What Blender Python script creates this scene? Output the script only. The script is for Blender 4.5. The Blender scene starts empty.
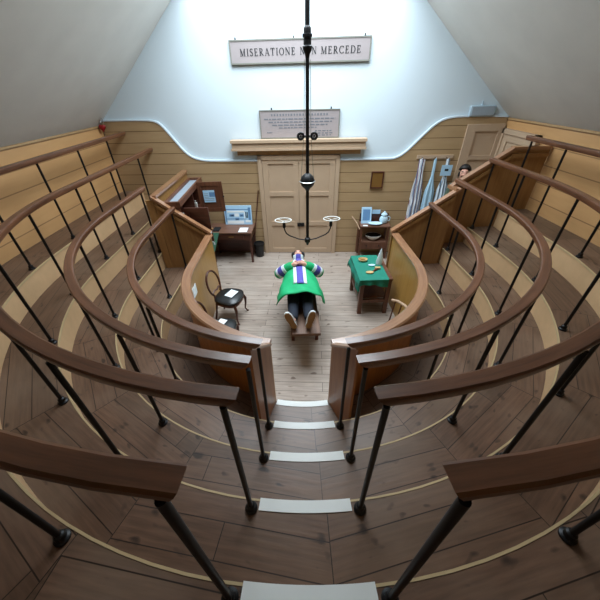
import bpy, bmesh, math, random
from math import sin, cos, pi, radians as rad, hypot
from mathutils import Vector, Matrix
random.seed(7)
S = bpy.context.scene
C = S.collection
OFF = {}

# ------------------------------------------------------------------ materials
def new_mat(name):
    m = bpy.data.materials.new(name); m.use_nodes = True
    nt = m.node_tree
    return m, nt.nodes, nt.links, nt.nodes['Principled BSDF']

def col(h):
    f = lambda c: (c / 12.92) if c <= .04045 else ((c + .055) / 1.055) ** 2.4
    return tuple(f(int(h[i:i + 2], 16) / 255) for i in (0, 2, 4)) + (1,)

def plain(name, h, rough=.6, metal=0, var=.12, scale=6, bump=0, spec=.5):
    m, N, L, b = new_mat(name)
    c = col(h)
    tc = N.new('ShaderNodeTexCoord'); nz = N.new('ShaderNodeTexNoise'); nz.inputs['Scale'].default_value = scale; nz.inputs['Detail'].default_value = 4
    L.new(tc.outputs['Object'], nz.inputs['Vector'])
    mx = N.new('ShaderNodeMix'); mx.data_type = 'RGBA'
    mx.inputs[6].default_value = tuple(v * (1 - var) for v in c[:3]) + (1,)
    mx.inputs[7].default_value = tuple(min(1, v * (1 + var)) for v in c[:3]) + (1,)
    L.new(nz.outputs['Fac'], mx.inputs[0]); L.new(mx.outputs[2], b.inputs['Base Color'])
    b.inputs['Roughness'].default_value = rough; b.inputs['Metallic'].default_value = metal
    b.inputs['Specular IOR Level'].default_value = spec
    if bump:
        bp = N.new('ShaderNodeBump'); bp.inputs['Strength'].default_value = bump; bp.inputs['Distance'].default_value = .01
        L.new(nz.outputs['Fac'], bp.inputs['Height']); L.new(bp.outputs[0], b.inputs['Normal'])
    return m

def wood(name, light, dark, rough=.45, uv=False, axis=0, scale=1.0, spec=.5, coat=0):
    """grain stretched along one axis (object space) or along u of the swept uv map"""
    m, N, L, b = new_mat(name)
    tc = N.new('ShaderNodeTexCoord'); mp = N.new('ShaderNodeMapping')
    sc = [16 * scale, 16 * scale, 16 * scale]; sc[axis] = 1.1 * scale
    mp.inputs['Scale'].default_value = sc
    L.new(tc.outputs['UV' if uv else 'Object'], mp.inputs['Vector'])
    n1 = N.new('ShaderNodeTexNoise'); n1.inputs['Scale'].default_value = 1.6; n1.inputs['Detail'].default_value = 6; n1.inputs['Roughness'].default_value = .65
    L.new(mp.outputs[0], n1.inputs['Vector'])
    n2 = N.new('ShaderNodeTexNoise'); n2.inputs['Scale'].default_value = 1.3; n2.inputs['Detail'].default_value = 3
    L.new(tc.outputs['Object'], n2.inputs['Vector'])
    add = N.new('ShaderNodeMath'); add.operation = 'MULTIPLY_ADD'; add.inputs[1].default_value = .5
    L.new(n2.outputs['Fac'], add.inputs[0]); L.new(n1.outputs['Fac'], add.inputs[2])
    rp = N.new('ShaderNodeValToRGB'); rp.color_ramp.elements[0].position = .5; rp.color_ramp.elements[1].position = .95
    rp.color_ramp.elements[0].color = col(dark); rp.color_ramp.elements[1].color = col(light)
    L.new(add.outputs[0], rp.inputs[0]); L.new(rp.outputs[0], b.inputs['Base Color'])
    b.inputs['Roughness'].default_value = rough; b.inputs['Specular IOR Level'].default_value = spec
    if coat: b.inputs['Coat Weight'].default_value = coat; b.inputs['Coat Roughness'].default_value = .1
    return m

def boards(name, light, dark, groove, pitch=.205, rough=.5, z0=0.0):
    """painted horizontal boarding: grooves from object z"""
    m, N, L, b = new_mat(name)
    tc = N.new('ShaderNodeTexCoord'); sp = N.new('ShaderNodeSeparateXYZ'); L.new(tc.outputs['Object'], sp.inputs[0])
    d = N.new('ShaderNodeMath'); d.operation = 'MULTIPLY_ADD'; d.inputs[1].default_value = 1 / pitch; d.inputs[2].default_value = -z0 / pitch + 40
    L.new(sp.outputs['Z'], d.inputs[0])
    fr = N.new('ShaderNodeMath'); fr.operation = 'FRACT'; L.new(d.outputs[0], fr.inputs[0])
    lt = N.new('ShaderNodeMath'); lt.operation = 'LESS_THAN'; lt.inputs[1].default_value = .06; L.new(fr.outputs[0], lt.inputs[0])
    mp = N.new('ShaderNodeMapping'); mp.inputs['Scale'].default_value = (1.2, 1.2, 9); L.new(tc.outputs['Object'], mp.inputs['Vector'])
    nz = N.new('ShaderNodeTexNoise'); nz.inputs['Scale'].default_value = 2; nz.inputs['Detail'].default_value = 5; L.new(mp.outputs[0], nz.inputs['Vector'])
    mx = N.new('ShaderNodeMix'); mx.data_type = 'RGBA'; mx.inputs[6].default_value = col(dark); mx.inputs[7].default_value = col(light)
    L.new(nz.outputs['Fac'], mx.inputs[0])
    m2 = N.new('ShaderNodeMix'); m2.data_type = 'RGBA'; m2.inputs[7].default_value = col(groove)
    L.new(lt.outputs[0], m2.inputs[0]); L.new(mx.outputs[2], m2.inputs[6]); L.new(m2.outputs[2], b.inputs['Base Color'])
    b.inputs['Roughness'].default_value = rough
    return m

def planks(name, c1, c2, gap, row=.16, length=1.7, knots='3a2c22', knot_amt=.64, joints=False, rough=.6, uvname='plank', wear=None):
    m, N, L, b = new_mat(name)
    uv = N.new('ShaderNodeUVMap'); uv.uv_map = uvname
    br = N.new('ShaderNodeTexBrick'); br.offset = .37; br.inputs['Scale'].default_value = 1
    br.inputs['Row Height'].default_value = row; br.inputs['Brick Width'].default_value = length
    br.inputs['Mortar Size'].default_value = .0035; br.inputs['Mortar Smooth'].default_value = .25; br.inputs['Bias'].default_value = 0
    br.inputs['Color1'].default_value = col(c1); br.inputs['Color2'].default_value = col(c2); br.inputs['Mortar'].default_value = col(gap)
    L.new(uv.outputs[0], br.inputs['Vector'])
    mp = N.new('ShaderNodeMapping'); mp.inputs['Scale'].default_value = (2.2, 26, 1); L.new(uv.outputs[0], mp.inputs['Vector'])
    gr = N.new('ShaderNodeTexNoise'); gr.inputs['Scale'].default_value = 1.5; gr.inputs['Detail'].default_value = 6; L.new(mp.outputs[0], gr.inputs['Vector'])
    gm = N.new('ShaderNodeMapRange'); gm.inputs[1].default_value = .3; gm.inputs[2].default_value = .75; gm.inputs[3].default_value = .68; gm.inputs[4].default_value = 1.22
    L.new(gr.outputs['Fac'], gm.inputs[0])
    mul = N.new('ShaderNodeMix'); mul.data_type = 'RGBA'; mul.blend_type = 'MULTIPLY'; mul.inputs[0].default_value = 1
    L.new(br.outputs['Color'], mul.inputs[6]); L.new(gm.outputs[0], mul.inputs[7])
    # worn patches
    tc = N.new('ShaderNodeTexCoord')
    wn = N.new('ShaderNodeTexNoise'); wn.inputs['Scale'].default_value = 1.1; wn.inputs['Detail'].default_value = 5; L.new(tc.outputs['Object'], wn.inputs['Vector'])
    wr = N.new('ShaderNodeMapRange'); wr.inputs[1].default_value = .42; wr.inputs[2].default_value = .68; L.new(wn.outputs['Fac'], wr.inputs[0])
    wm = N.new('ShaderNodeMath'); wm.operation = 'MULTIPLY'; wm.inputs[1].default_value = .45; L.new(wr.outputs[0], wm.inputs[0])
    mw = N.new('ShaderNodeMix'); mw.data_type = 'RGBA'; mw.inputs[7].default_value = col(wear or c1)
    L.new(wm.outputs[0], mw.inputs[0]); L.new(mul.outputs[2], mw.inputs[6])
    # knots and dents
    mk = N.new('ShaderNodeMapping'); mk.inputs['Scale'].default_value = (5.5, 11, 1); L.new(uv.outputs[0], mk.inputs['Vector'])
    kn = N.new('ShaderNodeTexNoise'); kn.inputs['Scale'].default_value = 1; kn.inputs['Detail'].default_value = 1.5; L.new(mk.outputs[0], kn.inputs['Vector'])
    kr = N.new('ShaderNodeMapRange'); kr.inputs[1].default_value = knot_amt; kr.inputs[2].default_value = knot_amt + .07; L.new(kn.outputs['Fac'], kr.inputs[0])
    m3 = N.new('ShaderNodeMix'); m3.data_type = 'RGBA'; m3.inputs[7].default_value = col(knots)
    L.new(kr.outputs[0], m3.inputs[0]); L.new(mw.outputs[2], m3.inputs[6])
    # keep the joints dark
    m4 = N.new('ShaderNodeMix'); m4.data_type = 'RGBA'; m4.inputs[7].default_value = col(gap)
    L.new(br.outputs['Fac'], m4.inputs[0]); L.new(m3.outputs[2], m4.inputs[6])
    out = m4
    if joints:
        u2 = N.new('ShaderNodeUVMap'); u2.uv_map = 'joint'; sp = N.new('ShaderNodeSeparateXYZ'); L.new(u2.outputs[0], sp.inputs[0])
        mn = N.new('ShaderNodeMath'); mn.operation = 'MINIMUM'; L.new(sp.outputs[0], mn.inputs[0]); L.new(sp.outputs[1], mn.inputs[1])
        lt = N.new('ShaderNodeMath'); lt.operation = 'LESS_THAN'; lt.inputs[1].default_value = .0028; L.new(mn.outputs[0], lt.inputs[0])
        m5 = N.new('ShaderNodeMix'); m5.data_type = 'RGBA'; m5.inputs[7].default_value = col(gap)
        L.new(lt.outputs[0], m5.inputs[0]); L.new(m4.outputs[2], m5.inputs[6]); out = m5
    L.new(out.outputs[2], b.inputs['Base Color'])
    b.inputs['Roughness'].default_value = rough
    bp = N.new('ShaderNodeBump'); bp.inputs['Strength'].default_value = .25; bp.inputs['Distance'].default_value = .004
    L.new(gr.outputs['Fac'], bp.inputs['Height']); L.new(bp.outputs[0], b.inputs['Normal'])
    return m

M = {}
M['plaster'] = plain('white_plaster', 'cbd8df', .9, var=.02, scale=2)
M['ceiling'] = plain('grey_plaster', 'd6d4ce', .95, var=.10, scale=2.2, bump=.15)
M['boards'] = boards('tan_boarding', 'b19672', 'a18560', '6f5638')
M['sideboards'] = boards('ochre_boarding', 'cfa26e', 'c09260', '96704a', pitch=.26, z0=2.74 - .26 * 4)
M['tanpaint'] = wood('tan_paint', 'b7976c', 'a8875c', .5, axis=2)
M['doorpaint'] = plain('door_paint', 'b9a086', .55, var=.05)
M['riser'] = plain('riser_paint', 'caa67c', .6, var=.10, scale=9)
M['pitpanel'] = wood('grained_tan_panel', 'b38a4c', 'a0763a', .28, axis=2, scale=.7)
M['brownpanel'] = wood('grained_brown_panel', 'a2692f', '7d4b1d', .38, axis=2, scale=.9)
M['partpanel'] = wood('grained_mid_panel', 'a47b4a', '866036', .42, axis=2, scale=.9)
M['rail'] = wood('oak_rail', '764c34', '482d1e', .36, uv=True, scale=1.2, coat=.4)
M['cap'] = wood('oak_cap', 'a57a58', '80573e', .3, uv=True, scale=1.2, coat=1)
M['iron'] = plain('black_iron', '121214', .45, metal=.3, var=.2)
M['nosing'] = plain('cream_nosing', 'bfa67c', .55, var=.08, scale=12)
M['white'] = plain('white_strip', 'eceeea', .6, var=.03)
M['tread'] = planks('worn_tread', '6e5240', '594232', '2a1c14', row=.19, length=3.4, knots='3c2d24', knot_amt=.645, joints=True, rough=.42, wear='8a7664')
M['pitfloor'] = planks('scrubbed_floor', 'ab9b8e', '98887b', '4e4037', row=.15, length=2.6, knots='6a584c', knot_amt=.67, rough=.6, wear='b2a89e')
M['darkwood'] = wood('dark_mahogany', '5b3223', '381d14', .4, axis=0)
M['midwood'] = wood('brown_table_wood', '6e452f', '4a2b1d', .45, axis=2)
M['topwood'] = wood('table_top_wood', '7d5a48', '5a3c2e', .45, axis=0)
M['opwood'] = wood('operating_table_wood', '7a5b48', '53392b', .5, axis=1)
M['lightwood'] = wood('pale_wood', 'b99a7c', '93735a', .45, axis=2)
M['black'] = plain('black_plastic', '141517', .5, var=.1)
M['leather'] = plain('black_leather', '16191b', .35, var=.15)
M['paper'] = plain('white_paper', 'e8eef0', .8, var=.02)
M['bluepaper'] = plain('blue_paper', 'a9cfe8', .8, var=.08)
M['ink'] = plain('dark_ink', '16191d', .8, var=.05)
M['greyink'] = plain('grey_ink', '6b6e75', .8, var=.05)
M['blueink'] = plain('blue_ink', '5d86b0', .8, var=.1)
M['signface'] = plain('sign_board', '978e8e', .7, var=.05, scale=3)
M['signframe'] = plain('sign_frame', '77776f', .6, var=.08)
M['green'] = plain('green_gown', '10ab6c', .75, var=.15, scale=8)
M['teal'] = plain('green_cloth', '0d7763', .8, var=.15, scale=7)
M['purple'] = plain('purple_stripe', '5650ac', .75, var=.12, scale=20)
M['clothwhite'] = plain('white_cloth', 'dfe8ee', .8, var=.06, scale=10)
M['skin'] = plain('skin', 'd7a18c', .55, var=.05, scale=10)
M['hair'] = plain('dark_hair', '15110f', .6, var=.2, scale=40)
M['navy'] = plain('navy_trousers', '1b2331', .85, var=.2, scale=12)
M['shoe'] = plain('grey_shoe', 'a79f96', .7, var=.1, scale=20)
M['sole'] = plain('shoe_sole', '8b6f4f', .7, var=.1, scale=20)
M['porcelain'] = plain('pale_blue_china', 'bcd9e6', .2, var=.1, scale=25)
M['whitechina'] = plain('white_china', 'dcdcd6', .25, var=.05)
M['red'] = plain('red_gloss', '8e1418', .3, var=.1)
M['silver'] = plain('bright_metal', 'b9bbb8', .3, metal=.8, var=.05)
M['greycase'] = plain('pale_grey_plastic', 'a9bcc8', .4, var=.04)
M['greyglass'] = plain('grey_case_top', '96a2ac', .3, var=.1)
M['jacket'] = plain('grey_green_jacket', '4f5f50', .8, var=.15)
M['tan'] = plain('tan_wood_ware', 'c2a06c', .5, var=.1, scale=30)
M['greensign'] = plain('green_sheet', '5f9c82', .6, var=.08)
M['apronblue'] = plain('pale_blue_cloth', 'a6c8dc', .85, var=.08)
M['brass'] = plain('old_brass', '8f6a38', .4, metal=.4, var=.1)
def striped(name, a, bb, c, freq):
    m, N, L, b = new_mat(name)
    tc = N.new('ShaderNodeTexCoord'); sp = N.new('ShaderNodeSeparateXYZ'); L.new(tc.outputs['Object'], sp.inputs[0])
    nz = N.new('ShaderNodeTexNoise'); nz.inputs['Scale'].default_value = 3; L.new(tc.outputs['Object'], nz.inputs['Vector'])
    mm = N.new('ShaderNodeMath'); mm.operation = 'MULTIPLY_ADD'; mm.inputs[1].default_value = freq; L.new(sp.outputs['X'], mm.inputs[0]); L.new(nz.outputs['Fac'], mm.inputs[2])
    fr = N.new('ShaderNodeMath'); fr.operation = 'FRACT'; L.new(mm.outputs[0], fr.inputs[0])
    rp = N.new('ShaderNodeValToRGB'); rp.color_ramp.interpolation = 'CONSTANT'
    rp.color_ramp.elements[0].color = col(a); rp.color_ramp.elements[1].position = .55; rp.color_ramp.elements[1].color = col(bb)
    e = rp.color_ramp.elements.new(.85); e.color = col(c)
    L.new(fr.outputs[0], rp.inputs[0]); L.new(rp.outputs[0], b.inputs['Base Color']); b.inputs['Roughness'].default_value = .85
    return m
M['stripeA'] = striped('striped_apron_cloth', 'd9dde2', '6f7f96', '7a2740', 14)
M['stripeB'] = striped('pale_striped_cloth', 'cfdbe4', '4c5d74', 'a9c0d2', 16)

# ------------------------------------------------------------------ mesh builder
class MB:
    def __init__(s): s.v = []; s.f = []; s.uv = []; s.uv2 = []
    def face(s, idx, uv=None, uv2=None): s.f.append(tuple(idx)); s.uv.append(uv); s.uv2.append(uv2)
    def add(s, pts): n = len(s.v); s.v += [tuple(p) for p in pts]; return n
    def hexa(s, p):           # 8 points: bottom 4 ccw, top 4 ccw
        n = s.add(p)
        for q in ((3, 2, 1, 0), (4, 5, 6, 7), (0, 1, 5, 4), (1, 2, 6, 5), (2, 3, 7, 6), (3, 0, 4, 7)): s.face([n + i for i in q])
        return s
    def box(s, x0, x1, y0, y1, z0, z1, T=None):
        p = [(x0, y0, z0), (x1, y0, z0), (x1, y1, z0), (x0, y1, z0), (x0, y0, z1), (x1, y0, z1), (x1, y1, z1), (x0, y1, z1)]
        if T: p = [T(Vector(q)) for q in p]
        return s.hexa(p)
    def prism(s, poly, a, b, T):   # poly 2d (ccw), extruded from a to b; T(x,y,h)
        n = len(poly); i = s.add([T(p[0], p[1], a) for p in poly] + [T(p[0], p[1], b) for p in poly])
        s.face([i + k for k in range(n)][::-1]); s.face([i + n + k for k in range(n)])
        for k in range(n): s.face((i + k, i + (k + 1) % n, i + n + (k + 1) % n, i + n + k))
        return s
    def tube(s, path, r, n=10, cap=True, closed=False):
        P = [Vector(p) for p in path]; R = r if isinstance(r, (list, tuple)) else [r] * len(P)
        rings = []; up = None
        for k, p in enumerate(P):
            if closed: t = (P[(k + 1) % len(P)] - P[k - 1])
            else: t = (P[min(k + 1, len(P) - 1)] - P[max(k - 1, 0)])
            t.normalize()
            if up is None:
                up = Vector((0, 0, 1)) if abs(t.z) < .9 else Vector((1, 0, 0))
            a = t.cross(up).normalized(); b = a.cross(t).normalized(); up = b
            rings.append(s.add([p + (a * cos(2 * pi * j / n) + b * sin(2 * pi * j / n)) * R[k] for j in range(n)]))
        m = len(rings)
        for k in range(m if closed else m - 1):
            A, B = rings[k], rings[(k + 1) % m]
            for j in range(n): s.face((A + j, A + (j + 1) % n, B + (j + 1) % n, B + j))
        if cap and not closed:
            s.face([rings[0] + j for j in range(n)][::-1]); s.face([rings[-1] + j for j in range(n)])
        return s
    def lathe(s, prof, n=20, c=(0, 0, 0), T=None):
        rings = []
        for r, z in prof:
            p = [Vector((c[0] + r * cos(2 * pi * j / n), c[1] + r * sin(2 * pi * j / n), c[2] + z)) for j in range(n)]
            if T: p = [T(q) for q in p]
            rings.append(s.add(p))
        for A, B in zip(rings, rings[1:]):
            for j in range(n): s.face((A + j, A + (j + 1) % n, B + (j + 1) % n, B + j))
        s.face([rings[0] + j for j in range(n)][::-1]); s.face([rings[-1] + j for j in range(n)])
        return s
    def ball(s, c, r, n=16, T=None):
        rr = r if isinstance(r, (tuple, list)) else (r, r, r); rings = []
        m = n // 2
        for i in range(1, m):
            a = pi * i / m
            rings.append(s.add([(c[0] + rr[0] * sin(a) * cos(2 * pi * j / n), c[1] + rr[1] * sin(a) * sin(2 * pi * j / n), c[2] - rr[2] * cos(a)) for j in range(n)]))
        b = s.add([(c[0], c[1], c[2] - rr[2])]); t = s.add([(c[0], c[1], c[2] + rr[2])])
        for A, B in zip(rings, rings[1:]):
            for j in range(n): s.face((A + j, A + (j + 1) % n, B + (j + 1) % n, B + j))
        for j in range(n): s.face((b, rings[0] + (j + 1) % n, rings[0] + j)); s.face((t, rings[-1] + j, rings[-1] + (j + 1) % n))
        return s
    def sweep(s, prof, path, rake=0):   # prof [(o,h)] closed polygon; path [(x,y,z,nx,ny)] ; uv u=length
        n = len(prof); rings = []; L = 0; Ls = []
        cum = [0]
        for k in range(n): cum.append(cum[-1] + hypot(prof[(k + 1) % n][0] - prof[k][0], prof[(k + 1) % n][1] - prof[k][1]))
        for k, (x, y, z, nx, ny) in enumerate(path):
            if k: L += math.dist((x, y, z), path[k - 1][:3])
            tx = ty = 0
            if k == 0 and rake:
                d = Vector((x - path[1][0], y - path[1][1], 0)).normalized(); tx, ty = d.x * rake, d.y * rake
            Ls.append(L); rings.append(s.add([(x + nx * o + tx * h, y + ny * o + ty * h, z + h) for o, h in prof]))
        for k in range(len(path) - 1):
            A, B = rings[k], rings[k + 1]
            for j in range(n):
                j2 = (j + 1) % n
                s.face((A + j, A + j2, B + j2, B + j), [(Ls[k], cum[j]), (Ls[k], cum[j + 1]), (Ls[k + 1], cum[j + 1]), (Ls[k + 1], cum[j])])
        s.face([rings[0] + j for j in range(n)][::-1], [(0, p[0]) for p in prof][::-1]); s.face([rings[-1] + j for j in range(n)], [(L, p[0]) for p in prof])
        return s
    def grid(s, fn, nu, nv):
        i = s.add([fn(a / nu, b / nv) for b in range(nv + 1) for a in range(nu + 1)])
        for b in range(nv):
            for a in range(nu):
                k = i + b * (nu + 1) + a; s.face((k, k + 1, k + nu + 2, k + nu + 1))
        return s
    def build(s, name, mat, parent=None, smooth=True, solid=0, bev=0, sub=0, loc=None, fix=True):
        off = Vector(loc) if loc is not None else (OFF[parent] if parent is not None else Vector((0, 0, 0)))
        me = bpy.data.meshes.new(name)
        me.from_pydata([tuple(Vector(p) - off) for p in s.v], [], s.f)
        if any(u for u in s.uv):
            lay = me.uv_layers.new(name='plank'); lay2 = me.uv_layers.new(name='joint') if any(u for u in s.uv2) else None
            for p in me.polygons:
                u = s.uv[p.index]; w = s.uv2[p.index]
                for k, li in enumerate(p.loop_indices):
                    if u: lay.data[li].uv = u[k]
                    if lay2 and w: lay2.data[li].uv = w[k]
        if fix:
            bm = bmesh.new(); bm.from_mesh(me); bmesh.ops.recalc_face_normals(bm, faces=bm.faces); bm.to_mesh(me); bm.free()
        if smooth:
            me.shade_smooth()
            me.set_sharp_from_angle(angle=rad(35))
        me.materials.append(M[mat])
        o = bpy.data.objects.new(name, me); C.objects.link(o)
        if parent is not None: o.parent = parent; OFF[o] = OFF[parent] if loc is None else off
        else:
            OFF[o] = off
            if loc is not None: o.location = loc
        if solid:
            k = o.modifiers.new('t', 'SOLIDIFY'); k.thickness = solid; k.offset = 0
        if bev:
            k = o.modifiers.new('b', 'BEVEL'); k.width = bev; k.segments = 2; k.limit_method = 'ANGLE'
        if sub:
            k = o.modifiers.new('s', 'SUBSURF'); k.levels = sub; k.render_levels = sub
        return o

def tag(o, label=None, cat=None, group=None, kind=None):
    if label: o['label'] = label
    if cat: o['category'] = cat
    if group: o['group'] = group
    if kind: o['kind'] = kind
    return o

def thing(name, label, cat, loc, group=None, rz=0):
    o = bpy.data.objects.new(name, None); C.objects.link(o); o.empty_display_size = .1
    o.location = loc; OFF[o] = Vector(loc)
    return tag(o, label, cat, group)

def copy_tree(o, parent=None):
    c = o.copy(); C.objects.link(c)
    if parent is not None: c.parent = parent
    for ch in list(o.children): copy_tree(ch, c)
    return c

def boxobj(name, mat, parent, *b, T=None, bev=0): return MB().box(*b, T=T).build(name, mat, parent, bev=bev)

# ------------------------------------------------------------------ shared dimensions
YC = 3.85; RISE = .3028; HR = 1.132
KT = {-1: .032, 1: .012}                      # the straight legs lean in a little towards the far wall
def R(i): return 1.683 + (i - 1) * .4605
def tz(i): return RISE * i
YL = {1: 5.03, 2: 5.03, 3: 6.86, 4: 6.895, 5: 6.932}
YR = {1: 4.85, 2: 4.85, 3: 5.08, 4: 5.08, 5: 5.08}
WA = -.0748                                  # far wall turn
def wp(u, z, off=0.0):                       # point on the far wall, off = out into the room
    return Vector((u * cos(WA) + off * sin(WA), 6.72 + u * sin(WA) - off * cos(WA), z))
def xl(y): return -4.35 + (y + 1.2) * .0573  # left wall face
def xr(y): return 4.12 - (y + 1.2) * .0190   # right wall face

def side_path(r, th0, sg, yend, z=0, step=3.0, off=0.0):
    """from the gap (angle th0) round to the straight leg; normal points outward"""
    out = []; n = max(2, int((90 - th0) / step))
    for k in range(n + 1):
        a = rad(th0 + (90 - th0) * k / n)
        out.append((sg * (r + off) * sin(a), YC - (r + off) * cos(a), z, sg * sin(a), -cos(a)))
    m = max(1, int((yend - YC) / .25))
    for k in range(1, m + 1): out.append((sg * (r + off - KT[sg] * (yend - YC) * k / m), YC + (yend - YC) * k / m, z, sg, 0))
    return out
def full_path(r, yl, yr, z=0):
    a = side_path(r, 0, -1, yl, z)[::-1]; b = side_path(r, 0, 1, yr, z)[1:]
    return a + b

# ------------------------------------------------------------------ room shell
# pit floor
def floor_uv(p): return (p[0] * cos(WA) + p[1] * sin(WA), -p[0] * sin(WA) + p[1] * cos(WA))
mb = MB(); q = [(-4.3, -1.3, 0), (4.3, -1.3, 0), (4.3, 7.2, 0), (-4.3, 7.2, 0)]
i = mb.add(q + [(x, y, -.08) for x, y, _ in q])
mb.face((i, i + 1, i + 2, i + 3), [floor_uv(p) for p in q]); mb.face((i + 7, i + 6, i + 5, i + 4))
for k in range(4): mb.face((i + k, i + 4 + k, i + 4 + (k + 1) % 4, i + (k + 1) % 4))
tag(mb.build('floor', 'pitfloor', fix=False), kind='structure')

WALLH = 2.79; SL = .90
def slope_z(ax): return WALLH + SL * (3.9 - ax)
XS = 1.7; ZS = slope_z(XS); ZT = 5.45; YS = 3.3
# far wall (white plaster gable)
poly = [(-4.05, 0), (4.05, 0), (4.05, WALLH + .1), (XS, ZS + .02), (XS, ZT), (-XS, ZT), (-XS, ZS + .02), (-4.05, WALLH + .1)]
tag(MB().prism(poly, 0, -.12, lambda x, y, h: wp(x, y, h)).build('wall_back', 'plaster'), kind='structure')
# side walls and the wall behind the viewer
mb = MB(); a, b = -1.2, 7.02
tag(mb.hexa([(xl(a) - .1, a, 0), (xl(a), a, 0), (xl(b), b, 0), (xl(b) - .1, b, 0), (xl(a) - .1, a, WALLH - .09), (xl(a), a, WALLH - .002), (xl(b), b, WALLH - .002), (xl(b) - .1, b, WALLH - .09)]).build('wall_left', 'sideboards'), kind='structure')
b = 6.42
tag(MB().hexa([(xr(a), a, 0), (xr(a) + .1, a, 0), (xr(b) + .1, b, 0), (xr(b), b, 0), (xr(a), a, WALLH - .002), (xr(a) + .1, a, WALLH - .09), (xr(b) + .1, b, WALLH - .09), (xr(b), b, WALLH - .002)]).build('wall_right', 'sideboards'), kind='structure')
tag(boxobj('wall_front', 'tanpaint', None, -4.25, 4.25, -1.3, -1.2, 0, ZS), kind='structure')
# ceiling: two plaster slopes, flat strip over the viewer, skylight shaft
mb = MB()
for sg in (-1, 1):
    X = xl if sg < 0 else xr
    ny = 12; rows = []
    for k in range(ny + 1):
        y = -1.3 + 8.4 * k / ny; e = X(y) - sg * .001
        rows.append(mb.add([(e + sg * .12, y, WALLH - .09), (sg * XS, y, ZS), (sg * XS, y, ZS + .1), (e + sg * .12, y, WALLH + .05)]))
    for A, B in zip(rows, rows[1:]):
        for j in range(4): mb.face((A + j, A + (j + 1) % 4, B + (j + 1) % 4, B + j))
    mb.face([rows[0] + j for j in range(4)]); mb.face([rows[-1] + j for j in range(4)])
    mb.box(min(sg * XS, sg * (XS + .08)), max(sg * XS, sg * (XS + .08)), YS, 7.1, ZS, ZT)
mb.box(-XS, XS, -1.3, YS, ZS, ZS + .1); mb.box(-XS, XS, YS - .08, YS, ZS, ZT)
tag(mb.build('ceiling', 'ceiling'), kind='structure')
# skylight frame with glazing bars
mb = MB()
for x in (-XS, -.56, .56, XS): mb.box(x - .03, x + .03, YS, 6.9, ZT, ZT + .06)
for y in (YS, 4.4, 6.75): mb.box(-XS, XS, y - .03, y + .03, ZT + .002, ZT + .058)
tag(mb.build('window_1', 'plaster'), kind='structure')

# boarding on the lower far wall with the swept plaster curve
cv = [(-3.86, 2.86), (-2.95, 2.86), (-2.72, 2.83), (-2.60, 2.70), (-2.46, 2.50), (-2.31, 2.29), (-2.16, 2.17), (-1.95, 2.115), (-1.7, 2.10), (1.9, 2.09), (2.05, 2.12), (2.2, 2.21), (2.36, 2.38), (2.52, 2.55), (2.66, 2.69), (2.82, 2.785), (3.1, 2.82), (3.97, 2.80)]
def smooth_line(p, n=3):
    for _ in range(n):
        out = [p[0]]
        for a, b in zip(p, p[1:]):
            out += [(a[0] * .75 + b[0] * .25, a[1] * .75 + b[1] * .25), (a[0] * .25 + b[0] * .75, a[1] * .25 + b[1] * .75)]
        p = out + [p[-1]]
    return p
cvs = smooth_line(cv)
mb = MB(); n = len(cvs); D = .035
i = mb.add([wp(u, 0, D) for u, z in cvs] + [wp(u, z, D) for u, z in cvs] + [wp(u, z, 0) for u, z in cvs])
for k in range(n - 1):
    mb.face((i + k, i + k + 1, i + n + k + 1, i + n + k)); mb.face((i + n + k, i + n + k + 1, i + 2 * n + k + 1, i + 2 * n + k))
tag(mb.build('wall_boarding', 'boards'), kind='structure')
def ribbon(pts, d0, d1, h0, h1):
    m = MB(); rings = []
    for k, (u, z) in enumerate(pts):
        a = pts[max(k - 1, 0)]; b = pts[min(k + 1, len(pts) - 1)]; l = math.dist(a, b); nx, nz = -(b[1] - a[1]) / l, (b[0] - a[0]) / l
        rings.append(m.add([wp(u + nx * h, z + nz * h, d) for d, h in ((d0, h0), (d1, h0), (d1, h1), (d0, h1))]))
    for A, B in zip(rings, rings[1:]):
        for j in range(4): m.face((A + j, A + (j + 1) % 4, B + (j + 1) % 4, B + j))
    m.face([rings[0] + j for j in range(4)]); m.face([rings[-1] + j for j in range(4)]); return m
tag(ribbon(cvs, .001, .048, -.006, .020).build('trim_1', 'plaster'), kind='structure')
# cover boards where walls meet ceiling
for nm, X in (('trim_2', xl), ('trim_3', xr)):
    sg = -1 if X is xl else 1
    y1 = 6.95 if sg < 0 else 6.38
    mb = MB().hexa([(X(-1.2) , -1.2, WALLH - .03), (X(-1.2) - sg * .018, -1.2, WALLH - .03), (X(y1) - sg * .018, y1, WALLH - .03), (X(y1), y1, WALLH - .03), (X(-1.2), -1.2, WALLH - .004), (X(-1.2) - sg * .018, -1.2, WALLH - .004), (X(y1) - sg * .018, y1, WALLH - .004), (X(y1), y1, WALLH - .004)])
    tag(mb.build(nm, 'tanpaint'), kind='structure')

# double doors in the far wall
def W(d0): return lambda p: wp(p.x, p.z, p.y + d0)      # local x=u, y=out from wall, z
dr = tag(bpy.data.objects.new('door_1', None), kind='structure'); C.objects.link(dr); OFF[dr] = Vector((0, 0, 0))
mb = MB(); T = W(.035)
for b in ((-.80, -.715, 0, .05, 0, 2.2), (.815, .90, 0, .05, 0, 2.2), (-.80, .90, 0, .05, 2.12, 2.2)): mb.box(*b, T=T)
mb.build('door_frame', 'doorpaint', dr)
for a, b in ((-.71, .046), (.054, .81)):
    mb = MB(); mb.box(a, b, .0, .012, .01, 2.115, T=T)
    st = .115
    for bb in ((a, a + st, .012, .034, .01, 2.115), (b - st, b, .012, .034, .01, 2.115), (a + st, b - st, .012, .034, .01, .12), (a + st, b - st, .012, .034, .70, .80), (a + st, b - st, .012, .034, 1.38, 1.47), (a + st, b - st, .012, .034, 2.04, 2.115)): mb.box(*bb, T=T)
    mb.build('door_leaf', 'doorpaint', dr)
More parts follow.
